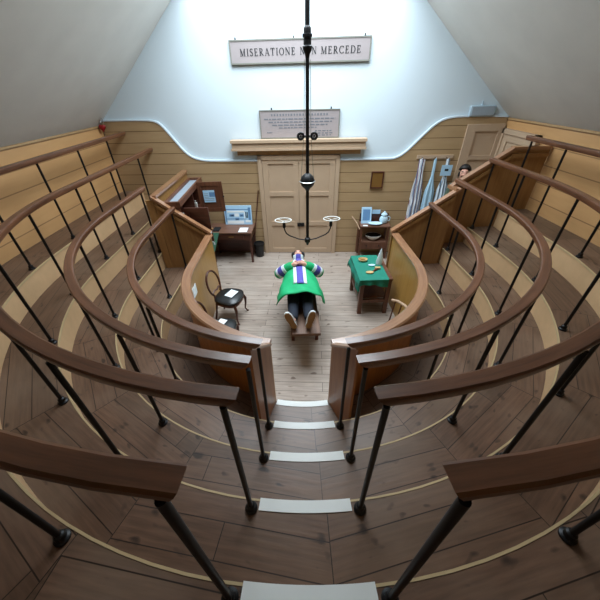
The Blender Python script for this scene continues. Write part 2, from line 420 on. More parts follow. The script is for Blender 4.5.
MB().box(.0, .16, .034, .06, .69, .77, T=T).box(.02, .05, .06, .085, .70, .76, T=T).box(.09, .12, .06, .085, .70, .76, T=T).build('door_lock', 'iron', dr)
# ledge above the doors
lg = thing('wall_ledge', 'deep tan painted wooden ledge fixed across the wall above the double doors', 'shelf', wp(.05, 2.25))
T = W(0)
MB().box(-1.29, 1.39, .03, .20, 2.45, 2.50, T=T).build('ledge_top', 'doorpaint', lg)
MB().box(-1.27, 1.37, .03, .17, 2.345, 2.449, T=T).build('ledge_front', 'doorpaint', lg)
MB().box(-1.29, 1.39, .03, .185, 2.31, 2.344, T=T).build('ledge_moulding', 'doorpaint', lg)
MB().box(-1.20, 1.30, .036, .06, 2.21, 2.309, T=T).build('ledge_bracket', 'tanpaint', lg)
# panelled cupboard door at right end of far wall
dr = tag(bpy.data.objects.new('door_2', None), kind='structure'); C.objects.link(dr); OFF[dr] = Vector((0, 0, 0))
T = W(.036)
mb = MB().box(3.27, 3.96, 0, .012, .35, 2.69, T=T)
for bb in ((3.27, 3.44, .012, .04, .35, 2.69), (3.86, 3.96, .012, .04, .35, 2.69), (3.44, 3.86, .012, .04, 2.57, 2.69), (3.44, 3.86, .012, .04, 2.07, 2.15), (3.44, 3.86, .012, .04, 1.3, 1.4), (3.44, 3.86, .012, .04, .35, .5)): mb.box(*bb, T=T)
mb.build('door_leaf', 'doorpaint', dr)
# doorway in the right wall near the far corner
dr = tag(bpy.data.objects.new('door_3', None), kind='structure'); C.objects.link(dr); OFF[dr] = Vector((0, 0, 0))
X = 3.985
mb = MB()
for bb in ((X - .07, X, 5.38, 5.46, .6, 2.62), (X - .07, X, 6.30, 6.38, .6, 2.62), (X - .07, X, 5.38, 6.38, 2.54, 2.62)): mb.box(*bb)
mb.build('door_frame', 'doorpaint', dr)
mb = MB().box(X - .02, X, 5.46, 6.30, .6, 2.54)
for bb in ((X - .045, X - .02, 5.46, 5.58, .6, 2.54), (X - .045, X - .02, 6.18, 6.30, .6, 2.54), (X - .045, X - .02, 5.58, 6.18, 2.42, 2.54), (X - .045, X - .02, 5.58, 6.18, 1.6, 1.75)): mb.box(*bb)
mb.build('door_leaf', 'doorpaint', dr)

# ------------------------------------------------------------------ standing tiers
NSEG = 8
def tread_mesh(i):
    mb = MB(); z = tz(i); r0 = R(i) + .008; r1 = R(i + 1) + .007 if i < 5 else None
    th = .035
    def outer(a, sg_y=None):
        pass
    segs = []
    for k in range(NSEG): segs.append(('arc', -90 + 180 / NSEG * k, -90 + 180 / NSEG * (k + 1)))
    rng = random.Random(i * 11)
    for kind, a0, a1 in segs:
        mid = rad((a0 + a1) / 2); n = 8; ov = rng.uniform(0, .16); ou = rng.uniform(0, 2)
        ring = []
        for j in range(n + 1):
            a = rad(a0 + (a1 - a0) * j / n); dx, dy = sin(a), -cos(a)
            if r1: ro = r1
            else:                            # top tier runs out to the room walls
                c = [1e9]
                if dx < 0: c.append(-4.055 / dx)
                if dx > 0: c.append(4.02 / dx)
                if dy < 0: c.append((-1.195 - YC) / dy)
                ro = min(c)
            ring.append(((dx * r0, YC + dy * r0), (dx * ro, YC + dy * ro)))
        def uv(p):
            x, y = p[0], p[1] - YC
            return (x * cos(mid) + y * sin(mid) + ou, x * sin(mid) - y * cos(mid) + ov)
        e0 = rad(a0); e1 = rad(a1)
        def jd(p):
            x, y = p[0], p[1] - YC
            return (abs(x * cos(e0) + y * sin(e0)), abs(x * cos(e1) + y * sin(e1)))
        for j in range(n):
            (p, q), (p2, q2) = ring[j], ring[j + 1]
            k = mb.add([(*p, z), (*p2, z), (*q2, z), (*q, z)])
            mb.face((k, k + 3, k + 2, k + 1), [uv(p), uv(q), uv(q2), uv(p2)], [jd(p), jd(q), jd(q2), jd(p2)])
    for sg, ye in ((-1, YL[i]), (1, YR[i])):
        n = 6
        for j in range(n):
            y0 = YC + (ye - YC) * j / n; y1 = YC + (ye - YC) * (j + 1) / n
            dk_ = lambda y: KT[sg] * (y - YC)
            o = (lambda y: sg * (r1 - dk_(y))) if r1 else (lambda y: (xl(y) + .003 if sg < 0 else xr(y) - .003))
            P = [(sg * (r0 - dk_(y0)), y0), (sg * (r0 - dk_(y1)), y1), (o(y1), y1), (o(y0), y0)]
            k = mb.add([(*p, z) for p in P])
            f = (k, k + 3, k + 2, k + 1) if sg > 0 else (k, k + 1, k + 2, k + 3)
            order = (0, 3, 2, 1) if sg > 0 else (0, 1, 2, 3)
            uvs = [(p[1] + 3 * sg, abs(p[0])) for p in P]; jj = [(abs(p[1] - YC), 9) for p in P]
            mb.face(f, [uvs[t] for t in order], [jj[t] for t in order])
    return mb
names = {1: 'lowest', 2: 'second', 3: 'third', 4: 'fourth', 5: 'topmost'}
POSTS = {(-1, 5): [8.1, 23.4, 41, 62, 84.4, 4.45, 5.38, 6.28], (-1, 4): [8.9, 26.8, 44.9, 62.2, 80.6, 4.32, 5.26, 6.3],
         (-1, 3): [9.9, 31.9, 54, 75.8, 4.16, 5.10], (-1, 2): [12.0, 45.4, 63, 4.05, 4.98],
         (1, 5): [3.6, 19.5, 40, 61, 81.6, 4.32, 5.0], (1, 4): [3.9, 24.2, 41.9, 60.6, 79.3, 4.28, 5.02],
         (1, 3): [5.6, 27.7, 49, 70.6, 3.95, 4.80], (1, 2): [6.8, 34.9, 58, 3.90, 4.80]}
GAPX = {1: (-.40, .20)}
for i in range(1, 6):
    t = thing('standing_tier', {1: 'lowest curved brown wooden standing tier, directly behind the panelled pit wall', 2: 'second curved wooden standing tier up from the pit floor, behind the lowest', 3: 'middle curved wooden standing tier, two above the lowest and two below the topmost', 4: 'fourth curved wooden standing tier up from the pit, just below the topmost', 5: 'topmost curved wooden standing tier running back to the side walls'}[i], 'tier', (0, YC, 0), 'curved standing tiers')
    tread_mesh(i).build('tread', 'tread', t, fix=False)
    pth = full_path(R(i), YL[i], YR[i]); zb = tz(i - 1) if i > 1 else 0
    if i == 1:   # only the opening shows a riser; the pit wall stands in front of the rest
        pth = []
        for k in range(13):
            a = math.asin((-.40 + .60 * k / 12) / R(1)); pth.append((R(1) * sin(a), YC - R(1) * cos(a), 0, sin(a), -cos(a)))
    MB().sweep([(.008, zb), (.03, zb), (.03, tz(i) - .004), (.008, tz(i) - .004)], pth).build('riser', 'riser', t)
    MB().sweep([(-.005, tz(i) - .020), (.0075, tz(i) - .020), (.0075, tz(i) + .003), (-.005, tz(i) + .003)], pth).build('nosing', 'nosing', t)
    if i == 1: g0, g1 = GAPX[1]
    else: g0, g1 = [sg * ((R(i) + .052) * sin(rad(POSTS[(sg, i)][0])) - .054) for sg in (-1, 1)]
    a0 = math.asin(g0 / R(i)); a1 = math.asin(g1 / R(i)); sp = []
    for k in range(13):
        a = a0 + (a1 - a0) * k / 12; sp.append((R(i) * sin(a), YC - R(i) * cos(a), tz(i), sin(a), -cos(a)))
    o = MB().sweep([(-.012, .004), (.058, .001), (.058, .006), (-.012, .008)], sp).build('step_strip', 'white', t); o['label'] = 'white painted strip marking the step edge'

# ------------------------------------------------------------------ handrails on iron posts
RPROF = [(-.027, -.034), (.027, -.034), (.041, .008), (.039, .024), (.030, .031), (-.030, .031), (-.039, .024), (-.041, .008)]
pm = MB().tube([(0, 0, .012), (0, 0, HR - .03)], .0155, 12)
fm = MB().lathe([(.040, .001), (.040, .014), (.028, .022), (.026, .05), (.0165, .058)], 16)
post_me = pm.build('post', 'iron'); flange_me = fm.build('base_flange', 'iron')
PM, FM = post_me.data, flange_me.data
bpy.data.objects.remove(post_me); bpy.data.objects.remove(flange_me)
nm = {2: 'second tier up from pit', 3: 'middle tier', 4: 'fourth tier below the topmost', 5: 'topmost tier'}
for (sg, i), ps in POSTS.items():
    side = 'left' if sg < 0 else 'right'
    t = thing('tier_handrail', 'oak handrail on black iron posts, ' + side + ' half of the ' + nm[i], 'handrail', (sg * R(i), YC, tz(i)), 'curved tier handrails')
    th0 = ps[0] - {(-1, 5): .5, (1, 5): .25, (-1, 4): .7, (1, 4): .35, (-1, 3): -.3, (1, 3): .5, (-1, 2): 0, (1, 2): -.2}[(sg, i)]; ye = (YL if sg < 0 else YR)[i]
    ye = {(-1, 3): 5.16, (-1, 4): 6.91, (-1, 5): 6.93}.get((sg, i), ye - .005)
    MB().sweep(RPROF, side_path(R(i), th0, sg, ye, tz(i) + HR, off=.025), rake=.9).build('handrail', 'rail', t)
    for p in ps:
        r = R(i) + .052
        if ps.index(p) == 0 or p > 10 or p in (8.1, 8.9, 9.9) and ps.index(p) == 0: a = rad(p); x, y = sg * r * sin(a), YC - r * cos(a)
        else: x, y = sg * (r - KT[sg] * (p - YC)), p
        o = bpy.data.objects.new('post', PM); C.objects.link(o); o.parent = t; o.location = (x - sg * R(i), y - YC, 0)
        f = bpy.data.objects.new('base_flange', FM); C.objects.link(f); f.parent = o

# ------------------------------------------------------------------ pit wall
def run(mb, pts, w=.05, h=.045, sink=0):       # capped bar through 3d points
    for a, b in zip(pts, pts[1:]):
        a = Vector(a); b = Vector(b); d = (b - a); hz = Vector((d.x, d.y, 0)).normalized(); n = Vector((-hz.y, hz.x, 0)) * w
        mb.hexa([a - n, b - n, b + n, a + n, *[p + Vector((0, 0, h)) for p in (a - n, b - n, b + n, a + n)]])
    return mb
def vwall(mb, a, b, za, zb, th=.018, z0=0):
    a = Vector((a[0], a[1], 0)); b = Vector((b[0], b[1], 0)); d = (b - a).normalized(); n = Vector((-d.y, d.x, 0)) * th
    Z = lambda p, z: p + Vector((0, 0, z))
    return mb.hexa([Z(a - n, z0), Z(b - n, z0), Z(b + n, z0), Z(a + n, z0), Z(a - n, za), Z(b - n, zb), Z(b + n, zb), Z(a + n, za)])
PH = 1.215
for sg, th0, ye in ((-1, 14.8, 5.03), (1, 7.6, 4.85)):
    side = 'left' if sg < 0 else 'right'
    t = thing('pit_wall', 'curved tan panelled pit wall with oak cap on the ' + side + ' side of the operating floor', 'pit wall', (sg * 1.68, YC, 0), 'pit walls')
    pth = side_path(R(1), th0, sg, ye)
    MB().sweep([(-.045, 0), (-.02, 0), (-.02, PH), (-.045, PH)], pth).build('inner_panel', 'pitpanel', t)
    MB().sweep([(-.0195, 0), (.005, 0), (.005, PH), (-.0195, PH)], pth).build('outer_panel', 'brownpanel', t)
    cp = [(p[0], p[1], PH, p[3], p[4]) for p in pth]
    MB().sweep([(-.075, 0), (.035, 0), (.045, .012), (.045, .03), (.03, .045), (-.07, .045), (-.085, .03), (-.085, .012)], cp).build('cap_rail', 'cap', t)
    # wing beside the gangway rising up the steps
    A = Vector((pth[0][0] + sg * .0, pth[0][1] - .015, 0)); B = Vector({-1: (-.555, 1.80), 1: (.375, 1.765)}[sg]).to_3d()
    vwall(MB(), A, B, PH + .035, 1.60, .013, .309).build('wing_panel', 'brownpanel', t)
    run(MB(), [(A.x, A.y, PH + .036), (B.x, B.y, 1.602)], .032, .03).build('wing_cap', 'cap', t)

# ------------------------------------------------------------------ sloping end partitions
t = thing('sloping_partition', 'brown wooden end partition with sloping cap closing the left tiers, beside the open cabinet', 'partition', (-2.0, 5.06, 0), 'end partitions')
vwall(MB(), (-1.60, 5.05), (-2.42, 5.05), 1.26, 1.90).build('panel', 'partpanel', t)
vwall(MB(), (-2.425, 5.05), (-2.552, 5.05), 1.88, 1.88).build('panel', 'partpanel', t)
vwall(MB(), (-2.42, 5.07), (-2.37, 6.84), 1.90, 1.90).build('panel', 'partpanel', t)
run(MB(), [(-1.58, 5.05, 1.25), (-2.44, 5.05, 1.905)]).build('cap_rail', 'cap', t)
run(MB(), [(-2.42, 5.05, 1.905), (-2.37, 6.83, 1.905)]).build('cap_rail', 'cap', t)
run(MB(), [(-1.66, 5.02, 1.20), (-2.40, 5.02, 1.765)], .012, .06).build('cover_moulding', 'partpanel', t)
t = thing('sloping_partition', 'stepped brown wooden end partition with sloping cap closing the right tiers', 'partition', (2.4, 4.95, 0), 'end partitions')
vwall(MB(), (1.60, 4.87), (2.545, 4.87), 1.26, 1.93).build('panel', 'partpanel', t)
vwall(MB(), (2.56, 4.87), (2.56, 5.10), 1.90, 1.90).build('panel', 'partpanel', t)
vwall(MB(), (2.56, 5.10), (3.37, 5.10), 1.89, 2.465).build('panel', 'partpanel', t)
vwall(MB(), (3.37, 5.10), (3.97, 5.10), 2.47, 2.47).build('panel', 'partpanel', t)
run(MB(), [(1.58, 4.87, 1.25), (2.58, 4.87, 1.935)]).build('cap_rail', 'cap', t)
run(MB(), [(2.56, 4.83, 1.925), (2.56, 5.14, 1.91)]).build('cap_rail', 'cap', t)
run(MB(), [(2.53, 5.10, 1.90), (3.39, 5.10, 2.475)]).build('cap_rail', 'cap', t)
run(MB(), [(3.37, 5.10, 2.475), (3.965, 5.10, 2.475)]).build('cap_rail', 'cap', t)
run(MB(), [(1.68, 4.84, 1.24), (2.53, 4.84, 1.80)], .012, .06).build('cover_moulding', 'partpanel', t)
run(MB(), [(2.60, 5.07, 1.80), (3.38, 5.07, 2.345)], .012, .06).build('cover_moulding', 'partpanel', t)
run(MB(), [(3.37, 5.07, 2.36), (3.96, 5.07, 2.36)], .012, .06).build('cover_moulding', 'partpanel', t)
# steps behind the right partition up to the side door
st = thing('wooden_steps', 'low wooden steps behind the right partition leading to the side door', 'steps', (3.3, 5.7, 0))
boxobj('step', 'tread', st, 2.75, 3.62, 5.15, 6.40, 0, .27)
boxobj('step', 'tread', st, 3.621, 3.96, 5.15, 6.36, 0, .48)

# ------------------------------------------------------------------ signs
GL = {
 'M': ([(.14, 0, .14, 1, .05), (.84, 0, .84, 1, .12), (.15, 1, .48, .03, .115), (.48, .03, .83, 1, .045), (0, .02, .28, .02, .04), (.68, .02, 1, .02, .04), (.02, .98, .2, .98, .04), (.78, .98, .98, .98, .04)], 1.0),
 'N': ([(.13, 0, .13, 1, .05), (.74, 0, .74, 1, .05), (.13, 1, .74, .02, .12), (0, .02, .27, .02, .04), (.02, .98, .18, .98, .04), (.6, .98, .88, .98, .04)], .88),
 'I': ([(.18, 0, .18, 1, .12), (.04, .02, .32, .02, .04), (.04, .98, .32, .98, .04)], .36),
 'E': ([(.16, 0, .16, 1, .12), (.02, .02, .62, .02, .05), (.02, .98, .58, .98, .05), (.16, .52, .46, .52, .05), (.61, 0, .61, .22, .05), (.57, .78, .57, 1, .05), (.46, .4, .46, .64, .04)], .68),
 'R': ([(.16, 0, .16, 1, .12), (.02, .02, .32, .02, .04), (.02, .98, .3, .98, .05), ('arc', .3, .75, .25, .235, -90, 90, .05, .12), (.16, .51, .32, .51, .045), (.3, .5, .7, .02, .11), (.62, .02, .8, .02, .04)], .78),
 'A': ([(.1, 0, .4, 1, .045), (.4, 1, .74, 0, .12), (.2, .34, .6, .34, .04), (0, .02, .24, .02, .04), (.58, .02, .88, .02, .04)], .84),
 'T': ([(.36, 0, .36, 1, .12), (.22, .02, .5, .02, .04), (.02, .98, .7, .98, .05), (.03, .76, .03, 1, .045), (.69, .76, .69, 1, .045)], .74),
 'O': ([('arc', .42, .5, .38, .48, 0, 360, .045, .12)], .84),
 'C': ([('arc', .44, .5, .4, .48, 40, 320, .045, .12), (.72, .76, .72, 1, .045), (.74, .05, .74, .2, .04)], .78),
 'D': ([(.16, 0, .16, 1, .12), (.02, .02, .36, .02, .045), (.02, .98, .36, .98, .045), ('arc', .36, .5, .42, .48, -90, 90, .045, .12)], .84),
 'S': ([('arc', .28, .74, .22, .24, 30, 250, .06, .12), ('arc', .28, .26, .22, .24, -150, 70, .06, .12), (.2, .62, .4, .40, .12), (.47, .78, .47, 1, .04), (.05, 0, .05, .22, .04)], .56),
}
def glyph(mb, ch, u0, z0, h, d0, d1, T):
    st, w = GL[ch]
    def quad(x0, y0, x1, y1, t0, t1):
        l = math.dist((x0, y0), (x1, y1)) or 1; nx, ny = -(y1 - y0) / l, (x1 - x0) / l
        P = [(x0 + nx * t0 / 2, y0 + ny * t0 / 2), (x0 - nx * t0 / 2, y0 - ny * t0 / 2), (x1 - nx * t1 / 2, y1 - ny * t1 / 2), (x1 + nx * t1 / 2, y1 + ny * t1 / 2)]
        mb.prism([(u0 + p[0] * h, z0 + p[1] * h) for p in P], d0, d1, T)
    for q in st:
        if q[0] == 'arc':
            _, cx, cy, rx, ry, a0, a1, tn, tk = q; tn = tn * 1.3 + .01; tk = tk * 1.3; n = max(6, int((a1 - a0) / 18))
            for k in range(n):
                b0 = rad(a0 + (a1 - a0) * k / n); b1 = rad(a0 + (a1 - a0) * (k + 1) / n)
                w0 = tn + (tk - tn) * abs(cos(b0)) ** 1.5; w1 = tn + (tk - tn) * abs(cos(b1)) ** 1.5
                quad(cx + rx * cos(b0), cy + ry * sin(b0), cx + rx * cos(b1), cy + ry * sin(b1), w0, w1)
        else: quad(q[0], q[1], q[2], q[3], q[4] * 1.3 + .01, q[4] * 1.3 + .01)
    return w
Tw = lambda x, y, h: wp(x, y, h)
def framed(name, label, cat, u0, u1, z0, z1, d=.03, fw=.02, face='signface', frame='signframe', tilt=0):
    o = thing(name, label, cat, wp((u0 + u1) / 2, z0))
    MB().box(u0 + fw * .5, u1 - fw * .5, .004, d - .008, z0 + fw * .5, z1 - fw * .5, T=W(0)).build('board', face, o)
    mb = MB()
    for b in ((u0, u1, .002, d, z0, z0 + fw), (u0, u1, .002, d, z1 - fw, z1), (u0, u0 + fw, .002, d, z0 + fw, z1 - fw), (u1 - fw, u1, .002, d, z0 + fw, z1 - fw)): mb.box(*b, T=W(0))
    mb.build('frame', frame, o); return o
sg_ = framed('wall_sign', 'long pale grey wooden sign in capitals reading MISERATIONE NON MERCEDE high on the white wall', 'sign', -1.115, 1.312, 3.672, 4.008, .05, .022)
hl = .098; sp = .024
def wordw(w): return sum(GL[c][1] * hl + sp for c in w) - sp
def place(word, ua, ub):
    k = (ub - ua) / wordw(word); u = ua
    for c in word:
        mb = MB(); gw = GL[c][1] * hl
        glyph(mb, c, 0, 0, hl, 0, 0, lambda x, y, h: (x, y, h)) if False else None
        uu = u
        glyph(mb, c, 0, 3.787, hl, .042, .046, lambda x, y, h, uu=uu, k=k: wp(uu + x * k, y, h))
        mb.build('letter', 'ink', sg_, smooth=False)
        u += (gw + sp) * k
ua = lambda px: -1.115 + (px - 229) / 142 * 2.427
place('MISERATIONE', ua(239.5), ua(295.5)); place('NON', ua(300.5), ua(317)); place('MERCEDE', ua(321.5), ua(361))
for u in (-1.0, .0, 1.2): MB().box(u - .01, u + .01, .01, .03, 4.0, 4.04, T=W(0)).build('hook', 'iron', sg_)
pl = framed('wall_plaque', 'smaller pale grey plaque of small faded lettering standing on the ledge above the doors', 'plaque', -.69, .85, 2.505, 2.985, .05, .018)
rng = random.Random(3)
def dashes(name, parent, rows, mat):
    for (z, h, ua_, ub_, lo, hi, g) in rows:
        mb = MB(); u = ua_
        while u < ub_:
            w = rng.uniform(lo, hi); mb.box(u, min(u + w, ub_), .042, .045, z, z + h, T=W(0)); u += w + g
        mb.build(name, mat, parent, smooth=False)
dashes('text_line', pl, [(2.885, .035, -.46, .62, .02, .035, .028), (2.825, .02, -.60, .76, .03, .10, .02), (2.775, .02, -.52, .70, .03, .10, .02), (2.725, .02, -.45, .62, .03, .10, .02), (2.68, .018, -.32, .42, .03, .08, .02), (2.62, .018, .38, .70, .03, .07, .02), (2.58, .018, .38, .72, .03, .07, .02), (2.545, .018, .44, .72, .03, .07, .02), (2.60, .018, -.56, -.46, .03, .05, .01)], 'greyink')
for u in (-.45, .68): MB().box(u - .012, u + .012, .01, .03, 2.98, 3.02, T=W(0)).build('hook', 'iron', pl)
bp = framed('wall_picture', 'small brown framed panel hung on the boarded wall right of the double doors', 'picture', 1.57, 1.83, 1.53, 1.865, .075, .025, 'brass', 'darkwood')
lb = thing('emergency_light', 'pale grey rectangular light box fixed on the white wall by the right ceiling slope', 'light', wp(3.46, 2.9))
MB().box(3.24, 3.69, .004, .07, 2.815, 2.985, T=W(0)).build('case', 'greycase', lb, bev=.01)
MB().box(3.27, 3.66, .0705, .078, 2.83, 2.97, T=W(0)).build('diffuser', 'greyglass', lb)
MB().tube([wp(3.44, 2.985, .03), wp(3.44, 3.06, .03)], .012, 8).build('cable', 'greycase', lb)
# red heart in the left corner
hp = thing('heart_ornament', 'glossy red heart ornament hanging in the far left corner under the ceiling', 'ornament', wp(-3.80, 2.68, .12))
mb = MB(); pts = []
hm = MB()
for a in range(24):
    tt = 2 * pi * a / 24; hx = .0048 * 16 * sin(tt) ** 3; hz = .0048 * (13 * cos(tt) - 5 * cos(2 * tt) - 2 * cos(3 * tt) - cos(4 * tt)); pts.append((hx, hz))
rings = []
for f, d in ((.35, -.045), (.8, -.03), (1, 0), (.8, .03), (.35, .045)):
    rings.append(hm.add([wp(-3.80 + x * f, 2.76 + z * f, .13 + d) for x, z in pts]))
for A, B in zip(rings, rings[1:]):
    for j in range(24): hm.face((A + j, A + (j + 1) % 24, B + (j + 1) % 24, B + j))
hm.face([rings[0] + j for j in range(24)]); hm.face([rings[-1] + j for j in range(24)])
hm.build('heart', 'red', hp, sub=1)
MB().tube([wp(-3.77 + .03 * cos(a * pi / 6), 2.875 + .045 * sin(a * pi / 6), .13) for a in range(12)], .007, 8, closed=True).build('hanging_loop', 'silver', hp)

# ------------------------------------------------------------------ aprons on the peg rack
rk = thing('peg_rack', 'pale wooden peg rack on the boarded wall at right holding three aprons', 'rack', wp(2.8, 2.1))
MB().box(2.44, 3.15, .036, .06, 2.10, 2.165, T=W(0)).build('back_board', 'doorpaint', rk)
for u in (2.545, 2.79, 3.02): MB().tube([wp(u, 2.12, .06), wp(u, 2.125, .088)], .008, 8).build('peg', 'darkwood', rk)
def apron(u, z0, z1, w0, w1, mat, label, folds, d=.095, shift=0.0, neck=.16):
    mb = MB(); n = 40; rows = 16; rings = []
    for k in range(rows + 1):
        f = k / rows; z = z1 + (z0 - z1) * f
        e = min(1, max(0, (f - neck) / .25)); e = e * e * (3 - 2 * e)
        wd = w0 + (w1 - w0) * (e * .55 + .45 * f) if f > neck else w0
        dp = .03 + .06 * f
        rings.append(mb.add([wp(u + shift * f + wd / 2 * cos(a) * (1 + .12 * sin(folds * a + 2 * f)), z + .008 * sin(5 * a), d + dp * .5 + dp / 2 * sin(a) * (1 + .35 * cos(folds * a))) for a in [2 * pi * j / n for j in range(n)]]))
    for A, B in zip(rings, rings[1:]):
        for j in range(n): mb.face((A + j, A + (j + 1) % n, B + (j + 1) % n, B + j))
    mb.face([rings[0] + j for j in range(n)]); mb.face([rings[-1] + j for j in range(n)])
    o = thing('apron', label, 'apron', wp(u, z0, d), 'aprons on the peg rack')
    mb.build('cloth', mat, o); 
    MB().tube([wp(u - w0 * .2, z1, d + .02), wp(u, z1 + .035, d + .035), wp(u + w0 * .2, z1, d + .02)], .008, 8).build('neck_strap', mat, o)
    return o
apron(2.535, .80, 2.09, .11, .24, 'stripeA', 'white apron with dark and reddish stripes, leftmost on the peg rack', 9, neck=.22, shift=.02)
apron(2.80, .90, 2.09, .05, .22, 'apronblue', 'plain pale blue apron, middle one on the peg rack', 6, neck=.30, shift=.02)
o = apron(3.05, .95, 2.09, .06, .24, 'stripeB', 'white and dark striped apron with a pale blue square tag, rightmost on the peg rack', 8, neck=.28, shift=.03)
MB().box(2.93, 3.14, .17, .178, 1.80, 2.0, T=W(0)).build('tag', 'bluepaper', o)
MB().box(3.0, 3.07, .179, .182, 1.89, 1.93, T=W(0)).build('tag_print', 'ink', o)

# ------------------------------------------------------------------ hanging gas lamp
cx, cy = .095, 4.4
ch = thing('hanging_gas_lamp', 'tall black iron gas lamp with two arms hanging from the skylight over the operating floor', 'lamp', (cx, cy, 1.3))
MB().tube([(cx, cy, 3.70), (cx, cy, ZT + .03)], .027, 14).build('upper_tube', 'iron', ch)
MB().tube([(cx, cy, 1.42), (cx, cy, 3.64)], .0225, 14).build('lower_tube', 'iron', ch)
MB().lathe([(.0225, 3.63), (.03, 3.67), (.05, 3.70), (.056, 3.735), (.044, 3.745), (.044, 3.81), (.056, 3.815), (.056, 3.84), (.042, 3.845), (.042, 3.885), (.036, 3.90), (.027, 3.91)], 20, (cx, cy, 0)).build('coupling', 'iron', ch)
MB().lathe([(.024, 2.15), (.045, 2.18), (.085, 2.215), (.104, 2.265), (.104, 2.285), (.085, 2.335), (.05, 2.37), (.024, 2.385)], 24, (cx, cy, 0)).build('weight_ball', 'iron', ch)
o = MB().lathe([(.105, 2.270), (.113, 2.276), (.105, 2.282)], 24, (cx, cy, 0)).build('weight_rim', 'silver', ch)
MB().tube([(cx - .06, cy, 2.84), (cx + .06, cy, 2.84)], .012, 8).build('pulley_bar', 'iron', ch)
for sg in (-1, 1):
    pth = [(cx + sg * .088 + .036 * cos(a * pi / 8), cy, 2.84 + .036 * sin(a * pi / 8)) for a in range(16)]
    w = MB().tube(pth, .016, 8, closed=True)
    for a in range(3): w.tube([(cx + sg * .088 + .035 * cos(a * pi / 3), cy, 2.84 + .035 * sin(a * pi / 3)), (cx + sg * .088 - .035 * cos(a * pi / 3), cy, 2.84 - .035 * sin(a * pi / 3))], .006, 6)
    w.build('pulley', 'iron', ch)
    mb = MB()
    mb.tube([(cx + sg * .045, cy, 2.84), (cx + sg * .035, cy, 3.62)], .0035, 6); mb.tube([(cx + sg * .05, cy, 2.80), (cx + sg * .09, cy, 2.30)], .0035, 6)
    mb.build('chain', 'signframe', ch)
    arm = [(cx + sg * .01, cy, 1.375), (cx + sg * .14, cy, 1.40), (cx + sg * .28, cy, 1.46), (cx + sg * .33, cy, 1.50), (cx + sg * .355, cy, 1.56), (cx + sg * .36, cy, 1.64)]
    MB().tube(arm, .0095, 10).build('arm', 'iron', ch)
    MB().lathe([(.01, 1.585), (.024, 1.60), (.024, 1.66), (.014, 1.68), (.014, 1.70)], 12, (cx + sg * .36, cy, 0)).build('burner', 'iron', ch)
    mb = MB().tube([(cx + sg * .37 + .125 * cos(a * pi / 12), cy + .09 * sin(a * pi / 12), 1.715) for a in range(24)], .0075, 8, closed=True)
    for a in range(3): mb.tube([(cx + sg * .36, cy, 1.70), (cx + sg * .37 + .125 * cos(a * 2.1 + .3), cy + .09 * sin(a * 2.1 + .3), 1.715)], .005, 6)
    mb.build('shade_ring', 'whitechina', ch)
MB().lathe([(.008, 1.29), (.02, 1.305), (.022, 1.33), (.045, 1.35), (.045, 1.405), (.03, 1.42), (.0165, 1.425)], 16, (cx, cy, 0)).build('hub', 'iron', ch)

# ------------------------------------------------------------------ cabinet and desk at left
cb = thing('display_cabinet', 'tall dark wooden cabinet with two open doors behind the left partition', 'cabinet', (-2.19, 5.9, 0))
x0, x1, y0, y1, zt_ = -2.29, -2.035, 5.10, 6.70, 1.82
mb = MB()
for b in ((x0, x0 + .02, y0, y1, 0, zt_ - .09), (x0, x1, y0, y0 + .02, 0, zt_ - .09), (x0, x1, y1 - .02, y1, 0, zt_ - .09), (x0, x1, 5.90, 5.92, 0, zt_ - .09)): mb.box(*b)
mb.build('carcass', 'darkwood', cb)
for z in (.02, .45, .85, 1.25): boxobj('shelf', 'darkwood', cb, x0 + .02, x1 - .02, y0 + .02, y1 - .02, z, z + .02)
mb = MB()
for b in ((x0 - .01, x0 + .035, y0 - .01, y1 + .01, zt_ - .09, zt_), (x1 - .03, x1 + .015, y0 - .01, y1 + .01, zt_ - .09, zt_), (x0 + .035, x1 - .03, y0 - .01, y0 + .04, zt_ - .09, zt_), (x0 + .035, x1 - .03, y1 - .04, y1 + .01, zt_ - .09, zt_)): mb.box(*b)
mb.build('top_frame', 'midwood', cb)
o = boxobj('top_glass', 'greyglass', cb, x0 + .035, x1 - .03, y0 + .04, y1 - .04, zt_ - .07, zt_ - .045); o['label'] = 'pale grey recessed top'
def leaf(hx, hy, ang, w, z0, z1, parent, mat='darkwood'):
    d = Vector((cos(ang), sin(ang), 0)); n = Vector((sin(ang), -cos(ang), 0))
    Tl = lambda p: Vector((hx, hy, 0)) + d * p.x + n * p.y + Vector((0, 0, p.z))
    mb = MB().box(0, w, 0, .015, z0, z1, T=Tl)
    f = .075
    for b in ((0, f, .015, .026, z0, z1), (w - f, w, .015, .026, z0, z1), (f, w - f, .015, .026, z0, z0 + f), (f, w - f, .015, .026, z1 - f, z1)): mb.box(*b, T=Tl)
    o = mb.build('door', mat, parent); return o, Tl
o, Tl = leaf(-2.015, 5.22, -.03, .42, 1.05, 1.68, cb)
MB().lathe([(.012, 0), (.018, .012), (.01, .025)], 10, T=lambda p: Tl(Vector((.43 + p.x, .026 + p.z, 1.3 + p.y)))).build('knob', 'brass', o)
o, Tl = leaf(-2.015, 6.25, .02, .50, 1.24, 1.84, cb, 'midwood')
MB().lathe([(.012, 0), (.018, .012), (.01, .025)], 10, T=lambda p: Tl(Vector((.50 + p.x, .026 + p.z, 1.55 + p.y)))).build('knob', 'iron', o)
nt = thing('door_notice', 'white and blue printed notice stuck on the open brown cabinet door', 'notice', Tl(Vector((.22, .03, 1.42))))
MB().box(.10, .33, .027, .030, 1.44, 1.68, T=Tl).build('paper', 'bluepaper', nt)
MB().box(.22, .33, .0305, .0315, 1.55, 1.64, T=Tl).build('printed_picture', 'blueink', nt)
mb = MB()
for k in range(5): mb.box(.12, .20 if k < 3 else .31, .0305, .0315, 1.61 - .033 * k, 1.617 - .033 * k, T=Tl)
